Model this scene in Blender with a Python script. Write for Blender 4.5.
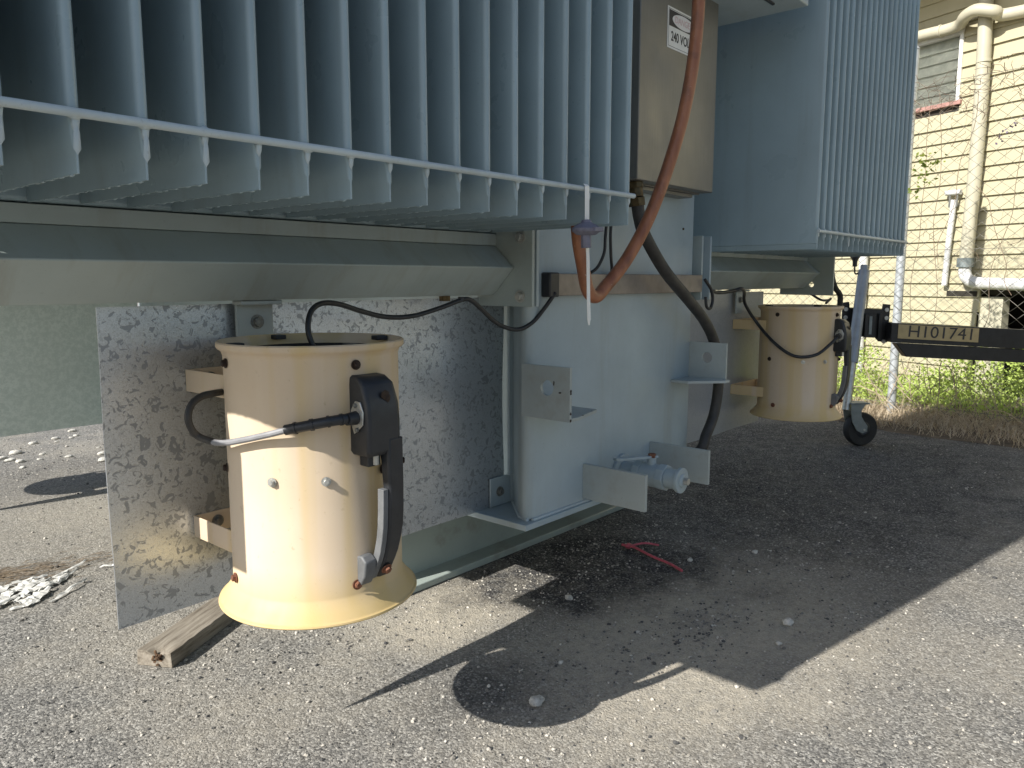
import bpy, math, random
from math import sin, cos, pi, radians, sqrt
from mathutils import Vector, Matrix, noise as mnoise

# ------------------------------------------------------------------ camera, world, sun, exposure
sc = bpy.context.scene
COL = sc.collection
for o in list(bpy.data.objects):
    bpy.data.objects.remove(o)

cam_d = bpy.data.cameras.new("camera")
cam_d.sensor_fit = 'HORIZONTAL'; cam_d.sensor_width = 36.0
cam_d.lens = 773.0 / 1024.0 * 36.0
cam_d.clip_start = 0.02; cam_d.clip_end = 500
cam = bpy.data.objects.new("camera", cam_d)
COL.objects.link(cam)
cam.location = (0, 0, 1.0)
cam.rotation_euler = (radians(90 - 7.7), 0, radians(41.0 - 90))
sc.camera = cam

SUN_AZ, SUN_EL = radians(170.0), radians(36.0)
world = bpy.data.worlds.new("World"); sc.world = world; world.use_nodes = True
wn = world.node_tree
sky = wn.nodes.new('ShaderNodeTexSky'); sky.sky_type = 'NISHITA'; sky.sun_disc = False
sky.sun_elevation = SUN_EL; sky.sun_rotation = radians(-80.0)
sky.air_density = 1.0; sky.dust_density = 1.2
bg = wn.nodes['Background']; bg.inputs[1].default_value = 0.088
wn.links.new(sky.outputs[0], bg.inputs[0])
sun_d = bpy.data.lights.new("sun", 'SUN'); sun_d.energy = 5.0; sun_d.angle = radians(0.5); sun_d.color = (1.0, 0.965, 0.90)
sun = bpy.data.objects.new("sun", sun_d); COL.objects.link(sun)
sd = Vector((cos(SUN_AZ) * cos(SUN_EL), sin(SUN_AZ) * cos(SUN_EL), sin(SUN_EL)))
sun.rotation_euler = sd.to_track_quat('Z', 'Y').to_euler(); sun.location = (-6, 1, 8)
sc.view_settings.view_transform = 'Standard'; sc.view_settings.look = 'None'
sc.view_settings.exposure = 0.55; sc.view_settings.gamma = 1.0; sc.view_settings.use_curve_mapping = False
sc.cycles.max_bounces = 8; sc.cycles.diffuse_bounces = 5; sc.cycles.glossy_bounces = 4

# ------------------------------------------------------------------ material helpers
class NT:
    def __init__(s, name):
        s.m = bpy.data.materials.new(name); s.m.use_nodes = True
        s.t = s.m.node_tree; s.b = s.t.nodes['Principled BSDF']
        s.geo = s.t.nodes.new('ShaderNodeNewGeometry')
        s.pos = s.geo.outputs['Position']
    def n(s, typ, **k):
        x = s.t.nodes.new(typ)
        for a, v in k.items(): setattr(x, a, v)
        return x
    def link(s, a, b): s.t.links.new(a, b)
    def mapping(s, scale=(1, 1, 1), src=None, loc=(0, 0, 0)):
        m = s.n('ShaderNodeMapping'); m.inputs['Scale'].default_value = scale; m.inputs['Location'].default_value = loc
        s.link(src or s.pos, m.inputs['Vector']); return m.outputs[0]
    def noise(s, scale, detail=4, rough=.55, vec=None, dist=0, out=0):
        x = s.n('ShaderNodeTexNoise'); x.inputs['Scale'].default_value = scale
        x.inputs['Detail'].default_value = detail; x.inputs['Roughness'].default_value = rough
        x.inputs['Distortion'].default_value = dist
        s.link(vec or s.pos, x.inputs['Vector']); return x.outputs[out]
    def voronoi(s, scale, vec=None, feature='F1', rnd=1.0):
        x = s.n('ShaderNodeTexVoronoi', feature=feature); x.inputs['Scale'].default_value = scale
        x.inputs['Randomness'].default_value = rnd
        s.link(vec or s.pos, x.inputs['Vector']); return x
    def ramp(s, fac, stops, interp='LINEAR'):
        r = s.n('ShaderNodeValToRGB'); r.color_ramp.interpolation = interp
        e = r.color_ramp.elements
        while len(e) < len(stops): e.new(.5)
        for i, (p, c) in enumerate(stops):
            e[i].position = p
            e[i].color = c if len(c) == 4 else (*c, 1)
        s.link(fac, r.inputs[0]); return r.outputs[0]
    def rampf(s, fac, a, b, va=0., vb=1.):
        r = s.n('ShaderNodeMapRange'); r.inputs[1].default_value = a; r.inputs[2].default_value = b
        r.inputs[3].default_value = va; r.inputs[4].default_value = vb
        s.link(fac, r.inputs[0]); return r.outputs[0]
    def mix(s, fac, a, b, mode='MIX'):
        x = s.n('ShaderNodeMix', data_type='RGBA', blend_type=mode)
        if isinstance(fac, (int, float)): x.inputs[0].default_value = fac
        else: s.link(fac, x.inputs[0])
        for sock, v in ((x.inputs[6], a), (x.inputs[7], b)):
            if isinstance(v, tuple): sock.default_value = (*v, 1) if len(v) == 3 else v
            else: s.link(v, sock)
        return x.outputs[2]
    def math(s, op, a, b=None):
        x = s.n('ShaderNodeMath', operation=op)
        for sock, v in ((x.inputs[0], a), (x.inputs[1], b)):
            if v is None: continue
            if isinstance(v, (int, float)): sock.default_value = v
            else: s.link(v, sock)
        return x.outputs[0]
    def col(s, v): 
        if isinstance(v, tuple): s.b.inputs['Base Color'].default_value = (*v, 1)
        else: s.link(v, s.b.inputs['Base Color'])
    def set(s, **k):
        for a, v in k.items():
            sock = s.b.inputs[a.replace('_', ' ')]
            if isinstance(v, (int, float)): sock.default_value = v
            else: s.link(v, sock)
    def bump(s, h, strength=.3, dist=.001):
        b = s.n('ShaderNodeBump'); b.inputs['Strength'].default_value = strength; b.inputs['Distance'].default_value = dist
        s.link(h, b.inputs['Height']); s.link(b.outputs[0], s.b.inputs['Normal'])

def paint(name, c, rough=.45, dirt=(.30, .27, .20), dirt_amt=.35, streak=(14, 14, 1.2), var=.12, peel=.15, spec=.5):
    t = NT(name)
    big = t.noise(3.0, 5, .6)
    c1 = tuple(v * (1 - var) for v in c); c2 = tuple(min(1, v * (1 + var)) for v in c)
    base = t.mix(t.rampf(big, .3, .7), c1, c2)
    st = t.noise(1.0, 6, .65, t.mapping(streak))
    m = t.rampf(st, .52, .78, 0, dirt_amt)
    base = t.mix(m, base, dirt)
    sp = t.noise(160, 2, .6)
    base = t.mix(t.rampf(sp, .66, .76, 0, .25), base, tuple(v * .35 for v in c))
    t.col(base)
    t.set(Roughness=t.rampf(t.noise(9, 4), .3, .7, rough - .08, rough + .14), Specular_IOR_Level=spec)
    t.bump(t.noise(420, 2), peel, .0006)
    return t.m

def plain(name, c, rough=.5, metal=0., var=.2, scale=30, bump=.2, bscale=200, dist=.0006):
    t = NT(name)
    nz = t.noise(scale, 5, .6)
    t.col(t.mix(t.rampf(nz, .3, .7), tuple(v * (1 - var) for v in c), tuple(min(1, v * (1 + var)) for v in c)))
    t.set(Roughness=t.rampf(t.noise(scale * .6, 4), .3, .7, max(.05, rough - .1), min(1, rough + .1)), Metallic=metal)
    if bump: t.bump(t.noise(bscale, 3), bump, dist)
    return t.m

M = {}
M['tank'] = paint('tank_paint', (.36, .43, .455), .38, (.27, .27, .22), .55, (9, 9, .8))
M['fin'] = paint('fin_paint', (.305, .395, .430), .32, (.20, .22, .21), .40, (14, 14, .8), .10)
M['beam'] = paint('beam_paint', (.36, .415, .405), .42, (.24, .21, .15), .5, (16, 3, 3))
M['rail'] = paint('rail_paint', (.30, .345, .32), .5, (.16, .13, .09), .7, (7, 7, 7))
M['lug'] = paint('lug_paint', (.36, .40, .39), .42, (.22, .15, .09), .3, (22, 22, 22))
M['weld'] = paint('weld_paint', (.47, .54, .56), .4, (.3, .27, .2), .3)

def fan_paint():
    t = NT('cream_paint')
    b = t.noise(5, 4)
    base = t.mix(t.rampf(b, .35, .65), (.62, .49, .345), (.66, .54, .40))
    st = t.noise(1.0, 2, .45, t.mapping((16, 16, .4), loc=(.3, 0, 0)))
    base = t.mix(t.rampf(st, .48, .62, 0, .62), base, (.61, .45, .20))
    st2 = t.noise(1.0, 3, .5, t.mapping((40, 40, 1.2), loc=(3, 1, 0)))
    base = t.mix(t.rampf(st2, .60, .74, 0, .25), base, (.70, .60, .46))
    base = t.mix(t.rampf(t.noise(70, 5, .75), .62, .72, 0, .5), base, (.40, .29, .16))
    base = t.mix(t.rampf(t.noise(23, 6, .8), .66, .70, 0, .6), base, (.45, .36, .26))
    sz = t.n('ShaderNodeSeparateXYZ'); t.link(t.pos, sz.inputs[0])
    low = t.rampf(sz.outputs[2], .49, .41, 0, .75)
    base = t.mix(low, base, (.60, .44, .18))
    t.col(base)
    t.set(Roughness=t.rampf(t.noise(12), .3, .7, .48, .64), Specular_IOR_Level=.3)
    t.bump(t.noise(300, 3), .22, .0006)
    return t.m
M['cream'] = fan_paint()

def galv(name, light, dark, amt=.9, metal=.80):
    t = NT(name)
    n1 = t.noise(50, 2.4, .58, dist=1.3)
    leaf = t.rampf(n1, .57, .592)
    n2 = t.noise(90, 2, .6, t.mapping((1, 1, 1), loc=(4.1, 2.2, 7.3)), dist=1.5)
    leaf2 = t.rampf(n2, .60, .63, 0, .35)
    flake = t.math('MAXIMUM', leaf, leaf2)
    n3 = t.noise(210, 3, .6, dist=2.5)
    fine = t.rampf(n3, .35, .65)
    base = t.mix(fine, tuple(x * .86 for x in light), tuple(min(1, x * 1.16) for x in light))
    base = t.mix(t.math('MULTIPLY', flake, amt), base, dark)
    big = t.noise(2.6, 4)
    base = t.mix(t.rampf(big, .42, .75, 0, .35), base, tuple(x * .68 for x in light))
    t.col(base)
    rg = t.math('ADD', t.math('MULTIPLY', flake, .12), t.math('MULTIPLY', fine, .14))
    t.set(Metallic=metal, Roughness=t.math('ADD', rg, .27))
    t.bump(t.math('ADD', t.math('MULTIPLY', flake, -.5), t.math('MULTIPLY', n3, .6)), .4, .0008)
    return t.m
M['galv'] = galv('spangled_zinc', (.56, .595, .63), (.30, .32, .345))
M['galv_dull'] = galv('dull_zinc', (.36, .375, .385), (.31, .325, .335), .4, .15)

def speckle_green():
    t = NT('speckled_green_sheet')
    v = t.noise(55, 4, .75)
    c = t.mix(t.rampf(v, .42, .6), (.62, .70, .65), (.76, .83, .78))
    c = t.mix(t.rampf(t.noise(2.2, 3), .4, .7, 0, .5), c, (.56, .62, .57))
    t.col(c); t.set(Metallic=.0, Roughness=.5); t.bump(v, .2, .001)
    return t.m
M['green'] = speckle_green()

M['black'] = plain('black_plastic', (.022, .024, .028), .42, 0, .25, 40)
M['sunlitblack'] = plain('sunlit_black_plastic', (.13, .135, .14), .6, 0, .2, 30)  # same black plastic, greyed to show sun on the conduit side and foot
M['blackmetal'] = plain('black_steel', (.018, .019, .021), .38, .2, .3, 20)
M['rubber'] = plain('black_rubber', (.018, .018, .018), .7, 0, .3, 25, .3)
M['hose'] = plain('dusty_black_hose', (.035, .033, .030), .55, 0, .35, 30, .25)
M['cable'] = plain('black_cable', (.02, .021, .023), .45, 0, .3, 50)
M['greycable'] = plain('grey_cable', (.24, .24, .25), .5, 0, .15, 40)
M['zinc'] = plain('zinc_plated', (.50, .50, .47), .42, .75, .2, 60)
M['oldbolt'] = plain('weathered_bolt', (.22, .22, .20), .55, .5, .35, 140)
M['rustbolt'] = plain('rusty_bolt', (.20, .085, .05), .7, .3, .5, 200)
M['darkbolt'] = plain('dark_bolt', (.035, .022, .016), .6, .4, .4, 200)
M['brass'] = plain('brass', (.11, .08, .04), .42, .8, .3, 80)
M['white'] = plain('white_plastic', (.80, .80, .77), .5, 0, .06, 20)
M['purple'] = plain('grey_blue_plastic', (.15, .15, .20), .5, 0, .2, 60)
M['greytube'] = plain('galvanised_tube', (.30, .33, .37), .42, .3, .15, 14)
M['greybracket'] = plain('grey_steel', (.22, .25, .25), .5, .3, .2, 20)
M['conduit_grey'] = plain('rail_strip', (.26, .225, .195), .5, .35, .25, 12)

def orange():
    t = NT('orange_conduit')
    st = t.noise(1.0, 5, .6, t.mapping((30, 30, 6)))
    c = t.mix(t.rampf(st, .35, .65), (.24, .085, .04), (.38, .155, .075))
    c = t.mix(t.rampf(t.noise(22, 4), .5, .72, 0, .6), c, (.12, .06, .04))
    c = t.mix(t.rampf(t.noise(130, 3), .68, .76, 0, .5), c, (.6, .5, .42))
    t.col(c); t.set(Roughness=.42); t.bump(t.noise(160, 3), .25, .0006)
    return t.m
M['orange'] = orange()

def stainless():
    t = NT('brushed_stainless')
    br = t.noise(1.0, 5, .7, t.mapping((500, 500, 6)))
    c = t.mix(t.rampf(br, .3, .7), (.20, .195, .18), (.26, .255, .24))
    c = t.mix(t.rampf(t.noise(5, 5, .6), .45, .7, 0, .5), c, (.175, .17, .155))
    t.col(c); t.set(Metallic=.65, Roughness=t.rampf(t.noise(7, 4), .3, .7, .36, .52))
    t.bump(br, .08, .0005)
    return t.m
M['stainless'] = stainless()

def wood_grain():
    t = NT('weathered_timber')
    rot = t.n('ShaderNodeVectorRotate', rotation_type='Z_AXIS'); rot.inputs['Angle'].default_value = -radians(29); t.link(t.n('ShaderNodeTexCoord').outputs['Object'], rot.inputs['Vector'])
    g = t.noise(1.0, 6, .7, t.mapping((5, 70, 70), src=rot.outputs[0]))
    c = t.ramp(g, [(.3, (.06, .045, .03)), (.47, (.21, .18, .14)), (.7, (.34, .305, .25))])
    c = t.mix(t.rampf(t.noise(14, 4), .5, .72, 0, .5), c, (.26, .23, .19))
    t.col(c); t.set(Roughness=.85); t.bump(g, .6, .003)
    return t.m
M['timber'] = wood_grain()
M['litter'] = leafmat('leaf_litter_brown', (.10, .075, .05), (.24, .18, .12)) if False else None
M['rot'] = plain('rotten_wood', (.09, .05, .025), .9, 0, .7, 120, .8, 200, .003)
M['stone'] = plain('pale_stone', (.52, .50, .45), .85, 0, .4, 90, .8, 110, .004)
M['paper'] = plain('torn_white_sheet', (.62, .61, .57), .8, 0, .2, 60, .5, 160, .002)
M['pink'] = plain('faded_red_plastic', (.52, .10, .13), .5, 0, .3, 60)
M['cream_board'] = None

def board():
    t = NT('cream_weatherboard')
    st = t.noise(1.0, 5, .6, t.mapping((5, 5, .7)))
    c = t.mix(t.rampf(st, .35, .7), (.47, .43, .29), (.43, .39, .26))
    c = t.mix(t.rampf(t.noise(26, 4), .58, .75, 0, .3), c, (.55, .48, .32))
    t.col(c); t.set(Roughness=.6); t.bump(t.noise(60, 3), .15, .002)
    return t.m
M['board'] = board()
M['pipe_cream'] = plain('cream_pipe_paint', (.49, .46, .35), .5, 0, .06, 9)
M['pipe_white'] = plain('white_pipe', (.66, .66, .65), .4, 0, .05, 9)
M['frame_white'] = plain('white_window_frame', (.74, .74, .70), .5, 0, .06, 20)
M['pinksill'] = plain('faded_pink_sill', (.40, .22, .19), .7, 0, .2, 30)
M['louvre'] = plain('pale_blind', (.50, .50, .43), .6, 0, .2, 12)
M['dark'] = plain('dark_subfloor', (.03, .026, .02), .9, 0, .3, 10)
M['eave'] = plain('eave_board', (.50, .45, .33), .7, 0, .1, 10)
M['wire'] = plain('galvanised_wire', (.20, .19, .16), .6, .2, .2, 30, 0)
M['post'] = plain('galvanised_post', (.52, .55, .57), .45, .4, .12, 14)
M['twig'] = plain('dry_vine', (.20, .145, .10), .85, 0, .4, 30, 0)

def glass():
    t = NT('window_glass')
    t.col((.9, .92, .9)); t.set(Roughness=.05, Transmission_Weight=1.0, IOR=1.05, Specular_IOR_Level=.6)
    return t.m
M['glass'] = glass()

def leafmat(name, a, b, sc_=9):
    t = NT(name)
    oi = t.noise(sc_, 3, .6)
    c = t.mix(t.rampf(oi, .35, .65), a, b)
    f = t.noise(90, 1); c = t.mix(t.rampf(f, .35, .65, 0, .5), c, tuple(x * 1.5 for x in b))
    t.col(c); t.set(Roughness=.6, Subsurface_Weight=0.0)
    tr = t.n('ShaderNodeBsdfTranslucent'); t.link(c, tr.inputs[0])
    ms = t.n('ShaderNodeMixShader'); ms.inputs[0].default_value = .3
    out = [x for x in t.t.nodes if x.type == 'OUTPUT_MATERIAL'][0]
    t.link(t.b.outputs[0], ms.inputs[1]); t.link(tr.outputs[0], ms.inputs[2]); t.link(ms.outputs[0], out.inputs[0])
    return t.m
M['leaf'] = leafmat('weed_leaf', (.30, .42, .07), (.47, .57, .16))
M['drygrass'] = leafmat('dry_grass', (.32, .25, .17), (.54, .45, .32))
M['vine_leaf'] = leafmat('vine_leaf', (.10, .16, .03), (.22, .26, .05))

def ground_mat():
    t = NT('dusty_asphalt')
    # coarse aggregate
    v = t.voronoi(185); sv = t.n('ShaderNodeSeparateColor'); t.link(v.outputs['Color'], sv.inputs[0])
    agg = t.ramp(sv.outputs[0], [(.0, (.045, .045, .046)), (.25, (.12, .118, .113)), (.5, (.22, .213, .198)), (.8, (.34, .325, .295)), (1., (.60, .58, .53))])
    v2 = t.voronoi(420); sv2 = t.n('ShaderNodeSeparateColor'); t.link(v2.outputs['Color'], sv2.inputs[0])
    fine = t.ramp(sv2.outputs[1], [(0, (.12, .117, .11)), (1, (.36, .342, .305))])
    asp = t.mix(.38, agg, fine)
    pit = t.rampf(t.noise(120, 3, .6), .60, .67)
    asp = t.mix(t.math('MULTIPLY', pit, .8), asp, (.045, .043, .04))
    # sand drifts
    sand = t.mix(t.rampf(t.noise(260, 3, .7), .3, .7), (.38, .34, .27), (.58, .525, .43))
    m1 = t.rampf(t.noise(1.5, 6, .62), .44, .60)
    m2 = t.rampf(t.noise(38, 4, .7), .30, .62)
    sep = t.n('ShaderNodeSeparateXYZ'); t.link(t.pos, sep.inputs[0])
    def blob(cx, cy, rx, ry, soft=.5, rot=0.):
        x = t.math('SUBTRACT', sep.outputs[0], cx); y = t.math('SUBTRACT', sep.outputs[1], cy)
        c, s_ = cos(rot), sin(rot)
        xr = t.math('ADD', t.math('MULTIPLY', x, c), t.math('MULTIPLY', y, s_)); yr = t.math('SUBTRACT', t.math('MULTIPLY', y, c), t.math('MULTIPLY', x, s_))
        d = t.math('SQRT', t.math('ADD', t.math('POWER', t.math('DIVIDE', xr, rx), 2), t.math('POWER', t.math('DIVIDE', yr, ry), 2)))
        d = t.math('ADD', d, t.rampf(t.noise(4.5, 5, .65), .25, .75, -.35, .35))
        return t.rampf(d, 1 + soft * .5, 1 - soft * .5)
    sandmask = t.math('MAXIMUM', t.math('MULTIPLY', m1, .42), t.math('MAXIMUM', blob(1.72, 1.60, .50, .22, .8), t.math('MAXIMUM', blob(2.05, 1.0, .75, .42, .9), t.math('MULTIPLY', blob(1.7, 3.6, 1.0, 1.0, .9), .5))))
    sandmask = t.math('MULTIPLY', sandmask, t.rampf(m2, 0, 1, .45, 1))
    base = t.mix(sandmask, asp, sand)
    # oily asphalt near the tank, plus the shaded ground painted darker
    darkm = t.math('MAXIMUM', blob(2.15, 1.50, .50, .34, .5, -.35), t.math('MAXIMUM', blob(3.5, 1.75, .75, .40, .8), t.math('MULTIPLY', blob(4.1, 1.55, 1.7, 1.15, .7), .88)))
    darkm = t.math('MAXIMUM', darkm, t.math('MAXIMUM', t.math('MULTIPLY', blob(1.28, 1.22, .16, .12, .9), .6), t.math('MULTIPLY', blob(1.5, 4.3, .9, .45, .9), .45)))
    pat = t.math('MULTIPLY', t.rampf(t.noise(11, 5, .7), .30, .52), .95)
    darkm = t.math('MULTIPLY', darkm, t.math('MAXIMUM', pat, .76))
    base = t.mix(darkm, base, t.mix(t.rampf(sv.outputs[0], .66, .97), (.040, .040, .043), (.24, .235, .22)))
    t.col(base)
    t.set(Roughness=.92, Specular_IOR_Level=.25)
    h = t.math('ADD', t.math('MULTIPLY', v.outputs['Distance'], -.5), t.math('MULTIPLY', t.noise(26, 6, .72), 1.9))
    h = t.math('ADD', h, t.math('MULTIPLY', pit, -.5))
    h = t.math('ADD', h, t.math('MULTIPLY', t.noise(500, 2), .6))
    t.bump(h, .8, .006)
    return t.m
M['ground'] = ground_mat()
def pebble_mat():
    t = NT('gravel_chips')
    v = t.voronoi(60); sv = t.n('ShaderNodeSeparateColor'); t.link(v.outputs['Color'], sv.inputs[0])
    t.col(t.ramp(sv.outputs[0], [(0, (.05, .05, .052)), (.3, (.10, .097, .09)), (.6, (.27, .25, .215)), (1, (.60, .56, .49))]))
    t.set(Roughness=.85); t.bump(t.noise(400, 2), .3, .001)
    return t.m
M['pebble'] = pebble_mat()
M['soil'] = plain('dry_soil', (.13, .10, .07), .95, 0, .4, 12, .8, 60, .01)

# ------------------------------------------------------------------ mesh helpers
ORG = {}
def world_org(o):
    return ORG.get(o.name, Vector((0, 0, 0))) if o else Vector((0, 0, 0))

def tag(o, label=None, cat=None, group=None, kind=None):
    if label: o['label'] = label
    if cat: o['category'] = cat
    if group: o['group'] = group
    if kind: o['kind'] = kind
    return o

def empty(name, loc, label, cat, group=None):
    o = bpy.data.objects.new(name, None); COL.objects.link(o)
    o.location = loc; o.empty_display_size = .1
    ORG[o.name] = Vector(loc)
    return tag(o, label, cat, group)

def frames(path):
    pts = [Vector(p) for p in path]; n = len(pts); T = []
    for i in range(n):
        a = pts[max(0, i - 1)]; b = pts[min(n - 1, i + 1)]; T.append((b - a).normalized())
    up = Vector((0, 0, 1)) if abs(T[0].z) < .9 else Vector((1, 0, 0))
    U = [(up - T[0] * up.dot(T[0])).normalized()]
    for i in range(1, n):
        u = U[-1] - T[i] * U[-1].dot(T[i]); U.append(u.normalized())
    return pts, T, U

def spline(pts, k=6):
    P = [Vector(p) for p in pts]; out = []
    P = [P[0] * 2 - P[1]] + P + [P[-1] * 2 - P[-2]]
    for i in range(1, len(P) - 2):
        for j in range(k):
            t = j / k; a, b, c, d = P[i - 1], P[i], P[i + 1], P[i + 2]
            out.append(.5 * ((2 * b) + (c - a) * t + (2 * a - 5 * b + 4 * c - d) * t * t + (3 * b - a - 3 * c + d) * t ** 3))
    out.append(P[-2]); return out

class MB:
    def __init__(s): s.v = []; s.f = []
    def add(s, vs, fs):
        k = len(s.v); s.v += [Vector(p) for p in vs]; s.f += [tuple(i + k for i in f) for f in fs]; return s
    def box(s, x0, x1, y0, y1, z0, z1):
        return s.add([(x, y, z) for z in (z0, z1) for y in (y0, y1) for x in (x0, x1)],
                     [(0, 2, 3, 1), (4, 5, 7, 6), (0, 1, 5, 4), (2, 6, 7, 3), (0, 4, 6, 2), (1, 3, 7, 5)])
    def obox(s, c, ax, ay, az):
        c, ax, ay, az = map(Vector, (c, ax, ay, az))
        v = [c + ax * i + ay * j + az * k for k in (-1, 1) for j in (-1, 1) for i in (-1, 1)]
        return s.add(v, [(0, 2, 3, 1), (4, 5, 7, 6), (0, 1, 5, 4), (2, 6, 7, 3), (0, 4, 6, 2), (1, 3, 7, 5)])
    def prism(s, poly, a, b, axis=2, hole=None):
        # poly in the plane perpendicular to axis, extruded from a to b
        def P(u, v, w): return (w, u, v) if axis == 0 else ((u, w, v) if axis == 1 else (u, v, w))
        n = len(poly); vs = [P(u, v, a) for u, v in poly] + [P(u, v, b) for u, v in poly]
        fs = [(i, (i + 1) % n, n + (i + 1) % n, n + i) for i in range(n)]
        fs += [tuple(range(n - 1, -1, -1)), tuple(range(n, 2 * n))]
        return s.add(vs, fs)
    def plate_hole(s, u0, u1, v0, v1, hc, hr, a, b, axis=0, n=24):
        # rectangular plate with a round hole
        def P(u, v, w): return (w, u, v) if axis == 0 else ((u, w, v) if axis == 1 else (u, v, w))
        inner = []; outer = []
        for i in range(n):
            t = 2 * pi * i / n; du, dv = cos(t), sin(t)
            inner.append((hc[0] + hr * du, hc[1] + hr * dv))
            ts = []
            if du > 1e-6: ts.append((u1 - hc[0]) / du)
            if du < -1e-6: ts.append((u0 - hc[0]) / du)
            if dv > 1e-6: ts.append((v1 - hc[1]) / dv)
            if dv < -1e-6: ts.append((v0 - hc[1]) / dv)
            k = min(ts); outer.append([hc[0] + k * du, hc[1] + k * dv])
        for cx_, cy_ in ((u0, v0), (u0, v1), (u1, v0), (u1, v1)):
            i = min(range(n), key=lambda j: (outer[j][0] - cx_) ** 2 + (outer[j][1] - cy_) ** 2); outer[i] = [cx_, cy_]
        vs = [P(*p, a) for p in inner] + [P(*p, a) for p in outer] + [P(*p, b) for p in inner] + [P(*p, b) for p in outer]
        fs = []
        for i in range(n):
            j = (i + 1) % n
            fs += [(i, j, n + j, n + i), (2 * n + i, 3 * n + i, 3 * n + j, 2 * n + j), (n + i, n + j, 3 * n + j, 3 * n + i), (i, 2 * n + i, 2 * n + j, j)]
        return s.add(vs, fs)
    def tube(s, path, r, n=10, caps=True):
        pts, T, U = frames(path); m = len(pts); vs = []; fs = []
        for i in range(m):
            ri = r[i] if isinstance(r, (list, tuple)) else r
            w = T[i].cross(U[i])
            for k in range(n):
                a = 2 * pi * k / n; vs.append(pts[i] + (U[i] * cos(a) + w * sin(a)) * ri)
        for i in range(m - 1):
            for k in range(n):
                a = i * n + k; b = i * n + (k + 1) % n; fs.append((a, b, b + n, a + n))
        if caps: fs += [tuple(range(n - 1, -1, -1)), tuple(range((m - 1) * n, m * n))]
        return s.add(vs, fs)
    def cyl(s, a, b, r, n=16, r2=None):
        return s.tube([a, b], [r, r if r2 is None else r2], n)
    def lathe(s, prof, c, n=64, closed=False, axis=None):
        vs = []; m = len(prof)
        for i in range(n):
            a = 2 * pi * i / n
            for r, z in prof: vs.append((c[0] + r * cos(a), c[1] + r * sin(a), z))
        fs = []
        for i in range(n):
            for k in range(m if closed else m - 1):
                a = i * m + k; b = i * m + (k + 1) % m; c2 = ((i + 1) % n) * m + (k + 1) % m; d = ((i + 1) % n) * m + k
                fs.append((a, d, c2, b))
        return s.add(vs, fs)
    def strip(s, sections):
        # sections: lists of equal length loops -> lofted closed body
        n = len(sections[0]); vs = [p for q in sections for p in q]; fs = []
        for i in range(len(sections) - 1):
            for k in range(n):
                a = i * n + k; b = i * n + (k + 1) % n; fs.append((a, b, b + n, a + n))
        fs += [tuple(range(n - 1, -1, -1)), tuple(range((len(sections) - 1) * n, len(sections) * n))]
        return s.add(vs, fs)
    def hexbolt(s, p, d, r=.008, h=.006, washer=True):
        p, d = Vector(p), Vector(d).normalized()
        if washer: s.cyl(p, p + d * .0016, r * 1.45, 18); p = p + d * .0016
        s.cyl(p, p + d * h, r, 6)
        s.cyl(p + d * h, p + d * (h + .001), r * .82, 12, r * .7)
        return s
    def blob(s, c, r, seed, squash=.6, sub=1):
        import bmesh
        bm = bmesh.new(); bmesh.ops.create_icosphere(bm, subdivisions=sub, radius=1)
        for v in bm.verts:
            k = 1 + .38 * mnoise.noise(v.co * 1.3 + Vector((seed * 7.13, seed * 3.7, seed))) + .12 * mnoise.noise(v.co * 4 + Vector((seed, 0, 0)))
            v.co = Vector((v.co.x * k * r[0], v.co.y * k * r[1], v.co.z * k * r[2]))
        bm.verts.index_update()
        s.add([v.co + Vector(c) for v in bm.verts], [tuple(v.index for v in f.verts) for f in bm.faces])
        bm.free(); return s
    def mesh(s, name, mat, org=Vector((0, 0, 0)), smooth=True, angle=35):
        me = bpy.data.meshes.new(name)
        me.from_pydata([tuple(v - org) for v in s.v], [], s.f); me.validate()
        import bmesh
        bm = bmesh.new(); bm.from_mesh(me); bmesh.ops.recalc_face_normals(bm, faces=bm.faces); bm.to_mesh(me); bm.free()
        me.materials.append(mat)
        if smooth:
            for p in me.polygons: p.use_smooth = True
            me.set_sharp_from_angle(angle=radians(angle))
        return me
    def build(s, name, mat, parent=None, bevel=0, smooth=True, angle=35, seg=2, at=None, **tags):
        o = bpy.data.objects.new(name, None) if False else None
        po = world_org(parent)
        org = Vector(at) if at is not None else po
        me = s.mesh(name, mat, org, smooth, angle)
        o = bpy.data.objects.new(name, me); COL.objects.link(o)
        ORG[o.name] = org
        if parent: o.parent = parent
        o.location = org - po
        if bevel:
            b = o.modifiers.new('bevel', 'BEVEL'); b.width = bevel; b.segments = seg; b.limit_method = 'ANGLE'; b.angle_limit = radians(40)
        return tag(o, **tags)

CH = {}
def children(o): return [c for c in bpy.data.objects if c.parent == o]
def copy_tree(o, parent=None, off=(0, 0, 0)):
    c = o.copy(); COL.objects.link(c); c.parent = parent
    if parent is None:
        c.location = o.location + Vector(off)
    ORG[c.name] = world_org(o) + Vector(off)
    for ch in children(o): copy_tree(ch, c, off)
    return c

rnd = random.Random(7)

# ------------------------------------------------------------------ GROUND
g = MB()
g.add([(-80, -80, 0), (80, -80, 0), (80, 80, 0), (-80, 80, 0)], [(0, 1, 2, 3)])
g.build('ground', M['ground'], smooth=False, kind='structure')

# ------------------------------------------------------------------ TRANSFORMER
TX0, TX1, TY, TB = 1.575, 2.497, 1.316, .337     # tank front face
tr = empty('transformer', (2.03, 2.7, 0), 'large pale blue grey power transformer tank resting on steel rails on the asphalt', 'transformer')
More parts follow.
